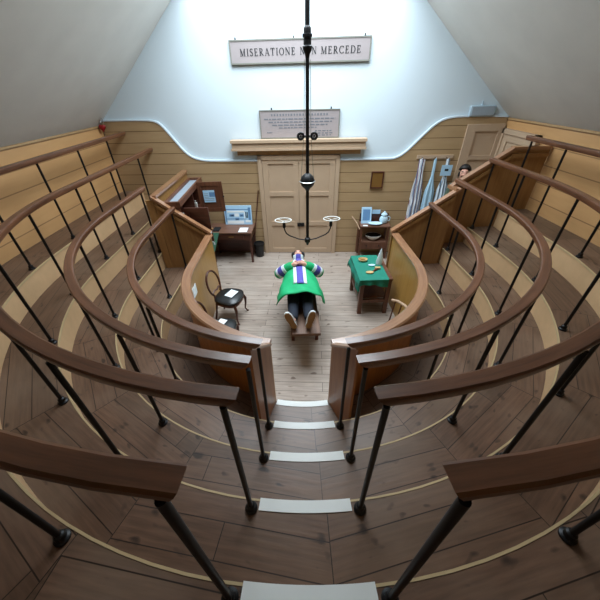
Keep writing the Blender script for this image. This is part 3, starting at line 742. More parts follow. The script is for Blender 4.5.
mb.build('printed_text', 'greyink', nt)
for k, (xx, yy, hh) in enumerate(((-2.17, 5.55, .2), (-2.16, 5.72, .14), (-2.17, 6.1, .22), (-2.16, 6.4, .16))):
    tag(MB().lathe([(.03, 0), (.035, .02), (.035, hh * .7), (.015, hh * .8), (.018, hh)], 14, (0, 0, 0)).build('bottle', 'whitechina', loc=(0, 0, 0)), ['pale stoneware bottle nearest the front of the open cabinet shelf', 'short pale stoneware bottle, second from the front in the open cabinet', 'tallest pale stoneware bottle behind the cabinet divider', 'pale stoneware bottle at the back end of the open cabinet'][k], 'bottle', 'bottles in the open cabinet').location = (xx, yy, 1.272)

dk = thing('writing_desk', 'dark brown wooden desk with a drawer standing against the boarded wall at left', 'desk', (-1.45, 6.45, 0))
Td = lambda p: Vector((-1.45 + p.x * cos(WA) - p.y * sin(WA), 6.53 + p.x * sin(WA) + p.y * cos(WA), p.z))
MB().box(-.58, .44, -.30, .27, .725, .75, T=Td).build('desk_top', 'topwood', dk)
MB().box(-.55, .41, -.27, .25, .56, .724, T=Td).build('apron_frame', 'darkwood', dk)
o = MB().box(-.3, .25, -.285, -.271, .59, .70, T=Td).build('drawer', 'darkwood', dk)
MB().box(-.08, .03, -.30, -.286, .64, .655, T=Td).build('drawer_pull', 'brass', o)
for lx in (-.52, .37):
    for ly in (-.25, .22): MB().box(lx, lx + .045, ly - .02, ly + .025, 0, .559, T=Td).build('leg', 'darkwood', dk)
MB().box(-.50, .38, .20, .22, .05, .559, T=Td).build('back_panel', 'darkwood', dk)
# picture board on the desk
pb = thing('picture_board', 'blue and white printed picture board standing on the back of the writing desk', 'picture', Td(Vector((.03, .24, .75))))
Tp = lambda p: Td(Vector((p.x * 1.1 + .09, .20 + .16 * (p.z / .36) * .35 - p.y, .751 + p.z)))
MB().box(-.30, .27, 0, .02, 0, .42, T=Tp).build('board', 'bluepaper', pb)
def pbx(name, mat, *rects):
    mb = MB()
    for (a, b, c, d) in rects: mb.box(a, b, .0205, .023, c, d, T=Tp)
    mb.build(name, mat, pb)
pbx('printed_dark_shapes', 'blueink', (-.28, .24, .33, .345), (-.28, -.26, .06, .33), (.20, .25, .10, .38), (-.2, -.1, .18, .23), (.02, .1, .18, .23), (-.27, .15, .12, .135), (-.08, 0, .10, .15))
pbx('printed_ink_shapes', 'ink', (-.17, -.11, .19, .225), (.03, .08, .19, .225), (-.07, -.02, .10, .125), (.14, .16, .15, .28), (.17, .19, .15, .28))
pbx('printed_white_shapes', 'paper', (-.24, .12, .27, .31), (-.09, .0, .18, .25), (.11, .13, .13, .29), (.13, .24, .05, .10), (-.25, .1, .02, .09))
tag(MB().box(.14, .33, -.26, -.02, .751, .757, T=Td).build('paper_sheet', 'paper', loc=Td(Vector((.2, -.1, .75)))), 'white sheet of paper lying on the right of the writing desk', 'paper')
tag(MB().box(-.44, -.30, -.22, -.02, .751, .775, T=Td).build('notebook', 'ink', loc=Td(Vector((-.4, -.1, .75)))), 'dark closed notebook lying on the left of the writing desk', 'book')
# green sheet hanging off the desk front
gs = thing('hanging_cloth', 'small green tapering cloth with white marks hanging off the front left of the desk', 'cloth', (-1.75, 6.1, .3))
Tg = lambda p: Td(Vector((p.x - .40, -.315 - p.y, p.z)))
MB().prism([(-.13, .28), (-.05, .30), (.13, .765), (-.13, .765)], .0, .008, lambda x, z, h: Tg(Vector((x, h, z)))).build('sheet', 'greensign', gs)
MB().box(-.06, -.02, .0085, .0105, .60, .65, T=Tg).box(-.06, -.02, .0085, .0105, .54, .57, T=Tg).box(-.03, .0, .0085, .0105, .48, .54, T=Tg).build('white_marks', 'paper', gs)
# bin and pole
bn = thing('waste_bin', 'small black round bin on the floor between the desk and the double doors', 'bin', (-1.03, 6.55, 0))
bn.location = (-.93, 6.56, 0); OFF[bn] = Vector((-.93, 6.56, 0))
MB().lathe([(.09, 0), (.115, .32), (.122, .32), (.122, .34), (.108, .34), (.085, .02)], 24, (-.93, 6.56, 0)).build('bucket', 'black', bn)
MB().lathe([(.118, .30), (.128, .30), (.128, .318), (.118, .318)], 24, (-.93, 6.56, 0)).build('rim', 'iron', bn)
tag(MB().tube([Vector((-1.10, 6.62, .01)), wp(-.845, 1.50, .055)], .012, 10).build('wooden_pole', 'darkwood', loc=(-1.10, 6.62, 0)), 'thin dark wooden pole leaning on the wall left of the double doors', 'pole')

# ------------------------------------------------------------------ washstand at right
ws = thing('washstand', 'brown wooden washstand with a lower shelf and drawer against the boarded wall at right', 'washstand', (1.72, 6.38, 0))
Tz = lambda p: Vector((1.72 + p.x * cos(WA) - p.y * sin(WA), 6.39 + p.x * sin(WA) + p.y * cos(WA), p.z))
MB().box(-.33, .33, -.18, .15, .775, .80, T=Tz).build('top', 'topwood', ws)
MB().box(-.32, .32, .13, .15, .801, .98, T=Tz).build('splashback', 'darkwood', ws)
MB().box(-.30, .30, -.16, .13, .40, .42, T=Tz).build('shelf', 'topwood', ws)
o = MB().box(-.29, .29, -.165, .12, .25, .399, T=Tz).build('drawer', 'midwood', ws)
for x in (-.15, .13): MB().lathe([(.01, 0), (.016, .01), (.012, .022)], 10, T=lambda p, x=x: Tz(Vector((x + p.x, -.166 - p.z, .33 + p.y)))).build('knob', 'iron', o)
for lx in (-.32, .28):
    for ly in (-.17, .10): MB().box(lx, lx + .04, ly, ly + .04, 0, .774, T=Tz).build('leg', 'midwood', ws)
MB().tube([Tz(Vector((-.33, -.1, .70))), Tz(Vector((-.40, .0, .82))), Tz(Vector((-.50, .1, .92)))], .014, 8).build('towel_arm', 'lightwood', ws)
MB().box(-.37, -.335, -.06, .0, .12, .72, T=Tz).build('side_bracket', 'midwood', ws)
bd = thing('information_board', 'pale blue board leaning upright at the back left of the washstand top', 'board', Tz(Vector((-.2, .1, .8))))
Tb = lambda p: Tz(Vector((p.x - .19, .02 + .085 * p.z / .3 - p.y, .802 + p.z)))
MB().box(-.11, .11, 0, .02, 0, .33, T=Tb).build('board', 'bluepaper', bd)
MB().box(-.08, .08, .0205, .022, .06, .29, T=Tb).build('printed_text', 'blueink', bd)
tag(MB().box(-.06, .12, .05, .058, 1.0, 1.09, T=lambda p: Tz(Vector((p.x, p.y + .06, p.z - .02)))).build('small_card', 'bluepaper', loc=Tz(Vector((.03, .11, .98)))), 'small pale blue card on the washstand splashback', 'card')
dish = tag(MB().lathe([(.06, 0), (.10, .01), (.145, .03), (.15, .036), (.14, .036), (.10, .018), (.01, .014)], 28, T=lambda p: Tz(Vector((.0 + p.x * 1.05, -.07 + p.y * .62, .801 + p.z)))).build('oval_dish', 'porcelain', loc=Tz(Vector((0, -.07, .8)))), 'pale blue oval china dish on the washstand top', 'dish')
jg = thing('china_jug', 'pale blue china jug with a lid on the right of the washstand top', 'jug', Tz(Vector((.2, .03, .8))))
MB().lathe([(.05, .801), (.085, .82), (.10, .87), (.085, .93), (.06, .96), (.065, .985)], 24, T=lambda p: Tz(Vector((.2 + p.x, .03 + p.y * .85, p.z)))).build('body', 'porcelain', jg)
MB().lathe([(.068, .986), (.07, .996), (.045, 1.03), (.014, 1.04), (.018, 1.06), (.006, 1.07)], 24, T=lambda p: Tz(Vector((.2 + p.x, .03 + p.y * .85, p.z)))).build('lid', 'porcelain', jg)
MB().tube([Tz(Vector(q)) for q in ((.285, .03, .84), (.33, .03, .86), (.335, .03, .92), (.30, .03, .95), (.265, .03, .94))], .010, 8).build('handle', 'porcelain', jg)
tag(MB().box(-.27, -.17, -.165, -.11, .801, .806, T=Tz).build('paper_slip', 'paper', loc=Tz(Vector((-.2, -.14, .8)))), 'tiny white slip of paper at the front of the washstand top', 'paper')
wb = thing('wash_bowl', 'white bowl with dark inside on the lower shelf of the washstand', 'bowl', Tz(Vector((0, -.02, .42))))
MB().lathe([(.07, .421), (.08, .43), (.14, .47), (.185, .53), (.19, .54), (.175, .54), (.13, .485)], 28, T=lambda p: Tz(Vector((p.x, -.02 + p.y * .75, p.z)))).build('outside', 'whitechina', wb)
MB().lathe([(.13, .488), (.172, .536), (.16, .53), (.12, .495), (.02, .49)], 28, T=lambda p: Tz(Vector((p.x, -.02 + p.y * .75, p.z)))).build('inside', 'black', wb)

# ------------------------------------------------------------------ green-covered table at right
gt = thing('instrument_table', 'dark brown wooden table under a green cloth beside the right pit wall', 'table', (1.25, 4.55, 0))
X0, X1, Y0, Y1, ZTB = .97, 1.51, 4.17, 5.0, .73
boxobj('top', 'midwood', gt, X0, X1, Y0, Y1, ZTB - .03, ZTB)
for x in (X0 + .01, X1 - .075):
    for y in (Y0 + .01, Y1 - .075): boxobj('leg', 'midwood', gt, x, x + .065, y, y + .065, 0, ZTB - .031)
for y in (Y0 + .02, Y1 - .06): boxobj('stretcher', 'midwood', gt, X0 + .076, X1 - .076, y, y + .04, .24, .30)
for x in (X0 + .02, X1 - .06): boxobj('stretcher', 'midwood', gt, x, x + .04, Y0 + .076, Y1 - .076, .24, .30)
boxobj('lower_shelf', 'midwood', gt, X0 + .03, X1 - .03, Y0 + .08, Y1 - .08, .301, .32)
boxobj('apron_frame', 'midwood', gt, X0 + .03, X1 - .03, Y0 + .03, Y1 - .03, .60, ZTB - .031)
def cloth(s, t):
    LX, RX, FY, BY = .20, -.07, .14, .14
    x = X0 - LX + s * (X1 - X0 + LX + RX); y = Y0 - FY + t * (Y1 - Y0 + FY + BY)
    dx = max(0, X0 - .006 - x, x - X1 - .006); dy = max(0, Y0 - .006 - y, y - Y1 - .006)
    k = max(dx, dy)
    drop = max(dx, dy) + .45 * min(dx, dy)
    wav = .016 * sin(21 * s + 3 * t) * min(1, k / .1) + .012 * sin(19 * t) * min(1, k / .1)
    sgx = -1 if x < X0 else 1; sgy = -1 if y < Y0 else 1
    px = min(max(x, X0 - .006), X1 + .006) + (sgx * (.012 + .16 * drop * (dx >= dy)) if dx else 0) + (wav if dx else 0)
    py = min(max(y, Y0 - .006), Y1 + .006) + (sgy * (.012 + .05 * drop) if dy else 0) + (wav if dy else 0)
    hem = 1 + .28 * sin(5 * s + 2.2) * (dy > dx) + .25 * (dx > dy) * (1 - t)
    return (px, py, ZTB + .008 - drop * hem)
gc = tag(MB().grid(cloth, 60, 60).build('table_cloth', 'teal', loc=(1.25, 4.55, ZTB), solid=.006), 'green cloth draped unevenly over the instrument table', 'tablecloth')
ZC = ZTB + .0125
def lath(name, prof, mat, x, y, z, label, cat, sx=1, sy=1, n=24):
    return tag(MB().lathe([(r, z_) for r, z_ in prof], n, T=lambda p: Vector((x + p.x * sx, y + p.y * sy, z + p.z))).build(name, mat, loc=(x, y, z)), label, cat)
wbwl = thing('wooden_bowl', 'round tan wooden bowl at the back left of the green cloth', 'bowl', (1.13, 4.80, ZC))
MB().lathe([(.05, 0), (.075, .012), (.085, .04), (.078, .042), (.06, .02), (.01, .016)], 24, T=lambda p: Vector((1.13 + p.x, 4.80 + p.y * .8, ZC + p.z))).build('bowl', 'tan', wbwl)
MB().lathe([(.045, .0165), (.05, .024), (.02, .03)], 16, T=lambda p: Vector((1.13 + p.x, 4.80 + p.y * .8, ZC + p.z))).build('contents', 'brass', wbwl)
lath('small_dish', [(.025, 0), (.05, .008), (.052, .014), (.04, .012), (.01, .008)], 'porcelain', 1.25, 4.62, ZC, 'small white oval dish in the middle of the green cloth', 'dish', 1.2, .6)
lath('tan_dish', [(.035, 0), (.055, .01), (.056, .02), (.04, .016), (.01, .012)], 'tan', 1.16, 4.37, ZC, 'flat tan oval dish near the front edge of the green cloth', 'dish', 1.2, .7)
nk = thing('folded_napkin', 'tall white cloth folded to a point standing on the green cloth', 'cloth', (1.39, 4.66, ZC))
MB().lathe([(.055, 0), (.06, .05), (.05, .12), (.035, .20), (.018, .27), (.004, .31)], 14, T=lambda p: Vector((1.39 + p.x * (1 + .25 * sin(6 * math.atan2(p.y, p.x + 1e-6))) + .03 * p.z, 4.66 + p.y * .7, ZC + p.z))).build('cloth', 'clothwhite', nk)
br = thing('bone_brush', 'brown handled brush with pale bristles lying on the green cloth', 'brush', (1.29, 4.46, ZC))
MB().tube([(1.22, 4.40, ZC + .018), (1.27, 4.44, ZC + .018), (1.36, 4.50, ZC + .018)], [.010, .016, .014], 10).build('handle', 'midwood', br)
MB().box(1.28, 1.37, 4.47, 4.52, ZC + .001, ZC + .035).build('bristles', 'tan', br)

# ------------------------------------------------------------------ chairs
def balloon_chair(label, x, y, rz, group):
    t = thing('balloon_back_chair', label, 'chair', (0, 0, 0), group)
    # local: front towards +x
    prof = [(0.20, .0), (.225, .02), (.23, .05), (.20, .075), (.10, .09), (.01, .093)]
    def sq(p):
        r = hypot(p.x, p.y); a = math.atan2(p.y, p.x); k = 1 / (abs(cos(a)) ** 3 + abs(sin(a)) ** 3) ** (1 / 3)
        return Vector((p.x * k * (1.0), p.y * k * (1.0 + .10 * cos(a)), p.z + .395))
    MB().lathe(prof, 32, T=sq).build('seat', 'leather', t)
    MB().lathe([(.19, -.045), (.222, -.04), (.222, .0), (.19, .0)], 32, T=sq).build('seat_rail', 'darkwood', t)
    for sy in (-1, 1):
        MB().tube([(.17, sy * .175, .39), (.20, sy * .20, .30), (.195, sy * .195, .18), (.18, sy * .18, .08), (.205, sy * .20, .02), (.22, sy * .215, .0)], [.024, .026, .017, .013, .014, .017], 10).build('leg', 'darkwood', t)
        MB().tube([(-.17, sy * .15, .39), (-.20, sy * .155, .2), (-.245, sy * .165, .0)], [.020, .017, .015], 10).build('leg', 'darkwood', t)
    mb = MB(); pts = []
    for k in range(25):
        a = -pi / 2 + .62 + (2 * pi - 1.24) * k / 24
        pts.append((-.20 - .10 * (.66 + .22 * sin(a) - .44) / .44, .175 * cos(a), .665 + .225 * sin(a)))
    pts = [(-.185, .15 * (1 if pts[0][1] > 0 else -1), .39)] + pts + [(-.185, .15 * (1 if pts[-1][1] > 0 else -1), .39)]
    mb.tube(pts, [.018] + [.0175] * 25 + [.018], 10)
    mb.build('balloon_back', 'darkwood', t)
    MB().tube([(-.213, -.145, .55), (-.205, -.06, .575), (-.205, 0, .555), (-.205, .06, .575), (-.213, .145, .55)], [.012, .015, .017, .015, .012], 8).build('cross_rail', 'darkwood', t)
    t.location = (x, y, 0); t.rotation_euler = (0, 0, rz); return t
balloon_chair('dark balloon-back chair with black leather seat standing clear of the left pit wall', -1.275, 4.26, -.28, 'balloon-back chairs')
balloon_chair('dark balloon-back chair half hidden behind the cap of the left pit wall', -1.28, 3.42, -.1, 'balloon-back chairs')
def sheet(name, label, x, y, z, w, d, rz, mat='paper'):
    o = MB().box(-w / 2, w / 2, -d / 2, d / 2, 0, .004).build(name, mat); o.location = (x, y, z); o.rotation_euler = (0, 0, rz)
    return tag(o, label, 'paper')
sheet('paper_card', 'white card lying on the black seat of the chair standing clear', -1.225, 4.26, .491, .15, .20, -.5)
sheet('paper_card', 'white card on the seat of the half hidden chair', -1.27, 3.49, .491, .12, .17, -.4)
pn = MB().box(-1.624, -1.618, 3.62, 3.80, .86, 1.02).build('paper_notice', 'paper', loc=(-1.62, 3.7, .9)); tag(pn, 'small white paper notice stuck on the inside of the left pit wall', 'notice')
ac = thing('wooden_armchair', 'low wooden chair with a pale curved back rail against the right pit wall', 'chair', (1.24, 3.16, 0))
MB().tube([(1.27, 3.47, .82), (1.335, 3.41, .84), (1.395, 3.29, .85), (1.42, 3.16, .84), (1.41, 3.02, .82)], .022, 10).build('back_rail', 'lightwood', ac)
for k, (x, y) in enumerate(((1.31, 3.43), (1.37, 3.34), (1.41, 3.22), (1.415, 3.08))):
    MB().tube([(x, y, .83), (x - .05, y - .03, .45)], .011, 8).build('spindle', 'midwood', ac)
MB().lathe([(.16, .415), (.185, .42), (.185, .445), (.16, .45), (.01, .44)], 24, (1.24, 3.16, 0)).build('seat', 'midwood', ac)
for sx in (-1, 1):
    for sy in (-1, 1): MB().tube([(1.24 + sx * .11, 3.16 + sy * .11, .42), (1.24 + sx * .13, 3.16 + sy * .13, 0)], [.018, .014], 8).build('leg', 'midwood', ac)

# ------------------------------------------------------------------ operating table
ot = thing('operating_table', 'narrow wooden operating table in the middle of the pit carrying the lying person', 'table', (0, 4.0, 0))
boxobj('table_top', 'opwood', ot, -.20, .20, 3.06, 4.98, .555, .60)
for x in (-.215, .17):
    for y in (3.55, 4.70): boxobj('leg', 'darkwood', ot, x, x + .05, y, y + .06, 0, .554)
for x in (-.205, .175): boxobj('side_rail', 'darkwood', ot, x, x + .03, 3.61, 4.70, .47, .554)
for y in (3.57, 4.72): boxobj('cross_rail', 'darkwood', ot, -.165, .17, y, y + .03, .40, .47)
tag(MB().lathe([(.10, 0), (.15, .02), (.16, .05), (.13, .085), (.02, .10)], 20, T=lambda p: Vector((-.05 + p.x * 1.1, 4.86 + p.y * .7, .601 + p.z * 1.7))).build('head_block', 'tan', loc=(-.05, 4.84, .6)), 'tan padded block under the lying person\'s head', 'pillow')

# ------------------------------------------------------------------ people
def skin_mesh(name, chains, mat, parent, sub=2, smooth=True):
    """chains: list of [(pos, radius)...]; the first chain's first vertex is the root; later chains may start with an index into an earlier vertex"""
    me = bpy.data.meshes.new(name); vs = []; es = []; rs = []; roots = []
    for chn in chains:
        prev = None
        for it in chn:
            if isinstance(it, int): prev = it; continue
            vs.append(it[0]); rs.append(it[1]); k = len(vs) - 1
            if prev is None: roots.append(k)
            else: es.append((prev, k))
            prev = k
    off = OFF[parent]
    me.from_pydata([tuple(Vector(v) - off) for v in vs], es, [])
    o = bpy.data.objects.new(name, me); C.objects.link(o)
    m = o.modifiers.new('skin', 'SKIN'); m.use_smooth_shade = True
    if not me.skin_vertices: 
        bpy.context.view_layer.objects.active = o
    for k, d in enumerate(me.skin_vertices[0].data):
        r = rs[k]; d.radius = r if isinstance(r, tuple) else (r, r); d.use_root = k in roots
    m2 = o.modifiers.new('sub', 'SUBSURF'); m2.levels = sub; m2.render_levels = sub
    dg = bpy.context.evaluated_depsgraph_get(); ev = o.evaluated_get(dg)
    nm_ = bpy.data.meshes.new_from_object(ev); nm_.shade_smooth(); nm_.materials.clear(); nm_.materials.append(M[mat])
    bpy.data.objects.remove(o); bpy.data.meshes.remove(me)
    o2 = bpy.data.objects.new(name, nm_); C.objects.link(o2); o2.parent = parent; OFF[o2] = off
    return o2
px = -.05
pt = thing('person', 'person in a green gown with purple and white stripes lying on the operating table', 'person', (px, 4.0, .6), 'people')
V = lambda x, y, z: (px + x, y, z)
body = [[(V(0, 3.98, .74), .13), (V(0, 4.16, .755), .125), (V(0, 4.36, .765), .135), (V(0, 4.54, .76), .12), (V(0, 4.64, .785), .06), (V(0, 4.69, .825), .055), (V(0, 4.735, .875), .076), (V(0, 4.80, .925), .092), (V(0, 4.855, .965), .068)]]
for s in (-1, 1):
    n0 = sum(len([q for q in c if not isinstance(q, int)]) for c in body)
    body.append([3, (V(s * .17, 4.55, .75), .075), (V(s * .29, 4.47, .75), .055), (V(s * .36, 4.36, .76), .046), (V(s * .24, 4.30, .90), .040), (V(s * .10, 4.27, 1.01), .032), (V(s * .055, 4.265, 1.03), .036)])
    h = n0 + 5
    for k in range(4):
        yy = 4.30 - .022 * k; ln = (.055, .07, .065, .05)[k]
        body.append([h, (V(s * .03, yy, 1.04 + .012 * (s > 0)), .0125), (V(s * .03 - s * ln * .7, yy - .005, 1.045 + .016 * (s > 0)), .0115), (V(s * .03 - s * ln, yy - .012, 1.03 + .016 * (s > 0)), .0095)])
    body.append([h - 1, (V(s * .075, 4.315, 1.04), .014), (V(s * .03, 4.335, 1.05), .011)])
for s, fx in ((-1, -.125), (1, .10)):
    body.append([0, (V(s * .09, 3.90, .73), .10), (V(fx * .9, 3.54, .725), .062), (V(fx, 3.25, .70), .042), (V(fx, 3.20, .70), .04), (V(fx * 1.1, 3.165, .78), .035)])
# nose
body.append([7, (V(0, 4.72, .98), .026), (V(0, 4.70, .99), .016)])
skin_mesh('body', body, 'skin', pt)
for s in (-1, 1): MB().ball(V(s * .033, 4.752, .995), (.014, .009, .009), 10).build('eye', 'ink', pt)
MB().ball(V(0, 4.862, .875), (.102, .07, .092), 18).build('hair', 'hair', pt)
for s in (-1, 1): MB().ball(V(s * .092, 4.79, .91), (.028, .05, .06), 12).build('hair', 'hair', pt)
# blue and white mask / scarf over the lower face
def mask(a, b, r, wdt):
    t = (a - .5) * wdt; c0 = Vector((0, 4.70 + .06 * b, .85 + .05 * b)); n_ = Vector((0, -.62, .78))
    p = c0 + Vector((1, 0, 0)) * (r * .95 * sin(t)) + n_ * (r * cos(t) + .004 - .02 * (1 - b)); return V(p.x, p.y, p.z)
mk = MB().grid(lambda a, b: mask(a, b, .096, 2.8), 14, 6).build('face_scarf', 'clothwhite', pt, solid=.006)
MB().grid(lambda a, b: mask(a, b, .102, .9), 8, 6).build('scarf_stripe', 'purple', mk, solid=.004)
# gown
def gown(a, b):
    y = 4.62 - 1.12 * b * (1 - .17 * abs(2 * a - 1) ** 2)
    t = b
    aw = .19 + .15 * min(1, t * 1.25) ** .9; bh = .155 + .13 * sin(min(1, .15 + t) * pi * .62)
    ph = (a - .5) * 2 * rad(112)
    x = aw * sin(ph); z = .72 + bh * cos(ph)
    if abs(ph) > rad(88):
        e = (abs(ph) - rad(88)) / rad(24); sx = 1 if ph > 0 else -1
        x = sx * (aw * .999 + .03 * e * t); z = .72 + bh * cos(rad(88)) - e * (.03 + .10 * max(0, t - .25))
    z += .012 * sin(ph * 7 + y * 9) * t; x += .01 * sin(y * 22) * t
    return V(x, y, z)
gw = MB().grid(gown, 48, 24).build('gown', 'green', pt, solid=.012)
def onchest(y, w, lift):
    t = (4.62 - y) / 1.10; bh = .155 + .13 * sin(min(1, .15 + max(0, t)) * pi * .62); aw = .19 + .15 * min(1, max(0, t) * 1.25) ** .9
    ph = math.asin(max(-1, min(1, w / aw))); return V(w, y, .72 + (bh + lift) * cos(ph) + .012 * max(0, t) * sin(ph * 7 + y * 9))
sc = MB().grid(lambda a, b: onchest(4.62 - .90 * b, (a - .5) * .20, .014), 10, 20).build('stole', 'clothwhite', pt, solid=.006)
MB().grid(lambda a, b: onchest(4.62 - .93 * b, (a - .5) * .10, .022), 6, 20).build('stole_stripe', 'purple', sc, solid=.005)
for s in (-1, 1):
    P = [Vector(V(s * .12, 4.58, .79)), Vector(V(s * .20, 4.54, .775)), Vector(V(s * .30, 4.46, .765)), Vector(V(s * .365, 4.355, .775)), Vector(V(s * .27, 4.30, .88)), Vector(V(s * .16, 4.28, .97)), Vector(V(s * .10, 4.27, 1.01))]
    sl = MB().tube(P, [.085, .098, .098, .092, .082, .075, .07], 16).build('sleeve', 'green', pt, sub=1)
    def band(f0, f1, r, mat):
        def at(f):
            k = min(int(f), len(P) - 2); return P[k].lerp(P[k + 1], f - k)
        MB().tube([at(f0), at((f0 + f1) / 2), at(f1)], r, 16).build('sleeve_stripe', mat, sl)
    band(3.45, 3.75, .091, 'clothwhite'); band(3.75, 4.25, .088, 'purple'); band(4.25, 4.6, .085, 'clothwhite')
tr = [[(V(0, 3.96, .755), .135)]]
for s, fx in ((-1, -.125), (1, .10)):
    tr.append([0, (V(s * .10, 3.86, .745), .122), (V(fx * .95, 3.55, .735), .092), (V(fx, 3.30, .705), .075), (V(fx, 3.235, .70), .07)])
skin_mesh('trousers', tr, 'navy', pt)
for s, fx, roll in ((-1, -.115, -.40), (1, .085, .25)):
    def Ts(p, fx=fx, roll=roll):
        x = p.x * cos(roll) + p.z * sin(roll); z = -p.x * sin(roll) + p.z * cos(roll); return Vector(V(fx + x, 3.13 + p.y, .672 + z))
    def shoe_ring(z, w, y0, y1, n=16):
        return [Ts(Vector((w * cos(2 * pi * j / n), (y0 + y1) / 2 + (y1 - y0) / 2 * sin(2 * pi * j / n), z))) for j in range(n)]
    mb = MB(); rings = [mb.add(shoe_ring(*q)) for q in ((-.035, .030, .02, .09), (0, .042, .012, .125), (.08, .044, .012, .13), (.14, .050, .012, .085), (.20, .050, .012, .065), (.245, .035, .014, .05), (.262, .015, .018, .038))]
    for A, B in zip(rings, rings[1:]):
        for j in range(16): mb.face((A + j, A + (j + 1) % 16, B + (j + 1) % 16, B + j))
    mb.face([rings[0] + j for j in range(16)]); mb.face([rings[-1] + j for j in range(16)])
    sh = mb.build('shoe', 'shoe', pt)
    ol = [(.0, -.045), (.03, -.035), (.046, .0), (.042, .07), (.052, .15), (.050, .21), (.034, .255), (.0, .27), (-.034, .255), (-.050, .21), (-.052, .15), (-.042, .07), (-.046, .0), (-.03, -.035)]
    MB().prism(ol, .004, .024, lambda x, z, h: Ts(Vector((x, h, z)))).build('midsole', 'clothwhite', sh)
    MB().prism([(x * .9, z * .95 + .005) for x, z in ol], -.006, .0039, lambda x, z, h: Ts(Vector((x, h, z)))).build('outsole', 'sole', sh)

# standing person behind the right partition
P2 = (3.215, 6.0, .285)
p2 = thing('person', 'dark haired person behind the right sloping partition with only the head showing', 'person', P2, 'people')
Q = lambda x, y, z: (P2[0] + x * .88 + y * .47, P2[1] - x * .47 + y * .88, P2[2] + z)      # turned towards the gallery
ch2 = [[(Q(0, 0, .95), .13), (Q(0, .0, 1.12), .125), (Q(0, .01, 1.28), .145), (Q(0, .01, 1.40), .11), (Q(0, .0, 1.47), .055), (Q(0, -.005, 1.53), .055), (Q(0, -.02, 1.58), .074), (Q(0, -.01, 1.66), .092), (Q(0, .0, 1.73), .075)]]
for s in (-1, 1):
    n0 = sum(len([q for q in c if not isinstance(q, int)]) for c in ch2)
    ch2.append([3, (Q(s * .16, .01, 1.37), .066), (Q(s * .205, .03, 1.12), .046), (Q(s * .21, -.02, .88), .036), (Q(s * .21, -.04, .80), .034)])
    for k in range(4): ch2.append([n0 + 3, (Q(s * .21, -.07 + .02 * k, .73), .010), (Q(s * .205, -.075 + .02 * k, .68 + .01 * abs(k - 1)), .008)])
    ch2.append([n0 + 3, (Q(s * .20, -.08, .77), .011), (Q(s * .195, -.09, .73), .009)])
    ch2.append([0, (Q(s * .10, 0, .86), .10), (Q(s * .11, -.01, .48), .06), (Q(s * .11, .02, .10), .042), (Q(s * .11, -.04, .045), .04), (Q(s * .11, -.14, .035), .03)])
ch2.append([7, (Q(0, -.105, 1.625), .022), (Q(0, -.122, 1.61), .016)])
skin_mesh('body', ch2, 'skin', p2)
for s in (-1, 1):
    MB().ball(Q(s * .035, -.096, 1.65), (.013, .008, .009), 10).build('eye', 'ink', p2)
    MB().tube([Q(s * .018, -.104, 1.678), Q(s * .055, -.092, 1.682)], .006, 6).build('eyebrow', 'hair', p2)
    MB().ball(Q(s * .085, -.01, 1.60), (.014, .03, .06), 10).build('sideburn', 'hair', p2)
MB().tube([Q(-.026, -.098, 1.565), Q(.026, -.098, 1.565)], .006, 6).build('mouth', 'red', p2)
mb = MB()
def hairf(a, b):
    f = (1 + sin(2 * pi * a)) / 2; m = b * (1.02 + .95 * f)
    return Q(.104 * sin(m) * cos(2 * pi * a), .012 + .108 * sin(m) * sin(2 * pi * a), 1.68 + .108 * cos(m))
mb.grid(hairf, 24, 10)
mb.build('hair', 'hair', p2, solid=.012)
jk = [[(Q(0, 0, .88), .165), (Q(0, 0, 1.08), .15), (Q(0, .01, 1.27), .165), (Q(0, .01, 1.40), .13), (Q(0, .005, 1.455), .075)]]
for s in (-1, 1): jk.append([3, (Q(s * .155, .01, 1.37), .08), (Q(s * .205, .03, 1.12), .062), (Q(s * .21, -.02, .86), .050)])
skin_mesh('jacket', jk, 'jacket', p2)
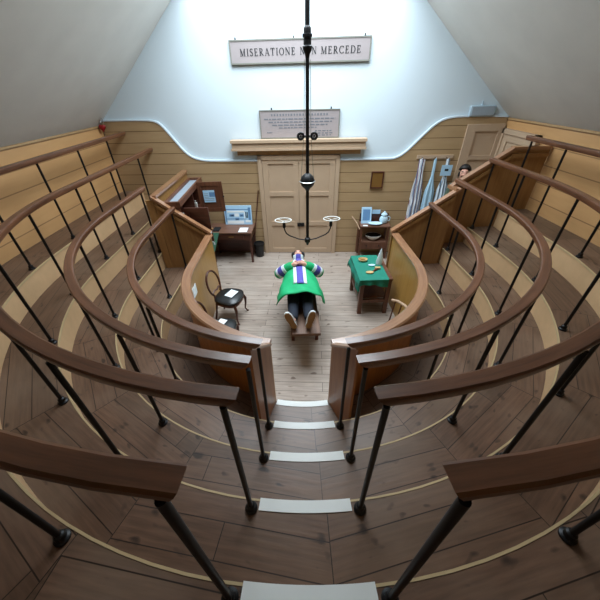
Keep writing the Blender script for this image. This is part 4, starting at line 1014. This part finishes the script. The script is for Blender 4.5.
MB().lathe([(.062, 1.43), (.070, 1.45), (.066, 1.51), (.058, 1.51)], 18, Q(0, -.005, 0)).build('collar', 'clothwhite', p2)
tr = [[(Q(0, 0, .92), .14)]]
for s in (-1, 1): tr.append([0, (Q(s * .10, 0, .84), .115), (Q(s * .11, -.01, .48), .08), (Q(s * .11, .01, .09), .065)])
skin_mesh('trousers', tr, 'navy', p2)
for s in (-1, 1): MB().ball(Q(s * .11, -.06, .045), (.05, .13, .045), 14).build('shoe', 'black', p2)

# ------------------------------------------------------------------ light, sky, camera
L = bpy.data.lights.new('skylight_daylight', 'AREA'); L.shape = 'RECTANGLE'; L.size = 3.2; L.size_y = 3.2; L.energy = 410; L.color = (.82, .925, 1.0); L.spread = rad(165)
o = bpy.data.objects.new('skylight_daylight', L); C.objects.link(o); o.location = (0, 5.05, ZT + .12)
w = bpy.data.worlds.new('World'); S.world = w; w.use_nodes = True
bg = w.node_tree.nodes['Background']; bg.inputs[0].default_value = (.72, .84, 1, 1); bg.inputs[1].default_value = 1.0
cd = bpy.data.cameras.new('camera'); cam = bpy.data.objects.new('camera', cd); C.objects.link(cam)
F, PITCH, YAW, ROLL, CX = 299.3128, .6328, -.0154, .0265, 296.924
c_, s_ = cos(PITCH), sin(PITCH)
r_ = Vector((1, 0, 0)); d_ = Vector((0, -s_, -c_)); f_ = Vector((0, c_, -s_))
r2 = r_ * cos(ROLL) + d_ * sin(ROLL); d2 = -r_ * sin(ROLL) + d_ * cos(ROLL)
Rm = Matrix.Rotation(YAW, 3, 'Z')
X_, Y_, Z_ = Rm @ r2, Rm @ (-d2), Rm @ (-f_)
cam.matrix_world = Matrix(((X_.x, Y_.x, Z_.x, -.166), (X_.y, Y_.y, Z_.y, 0), (X_.z, Y_.z, Z_.z, 3.4281), (0, 0, 0, 1)))
cd.sensor_width = 36; cd.lens = F * 36 / 600; cd.shift_x = (300 - CX) / 600; cd.clip_start = .02
S.camera = cam
S.view_settings.view_transform = 'Standard'; S.view_settings.look = 'None'; S.view_settings.exposure = 0; S.view_settings.gamma = 1
S.view_settings.use_curve_mapping = False
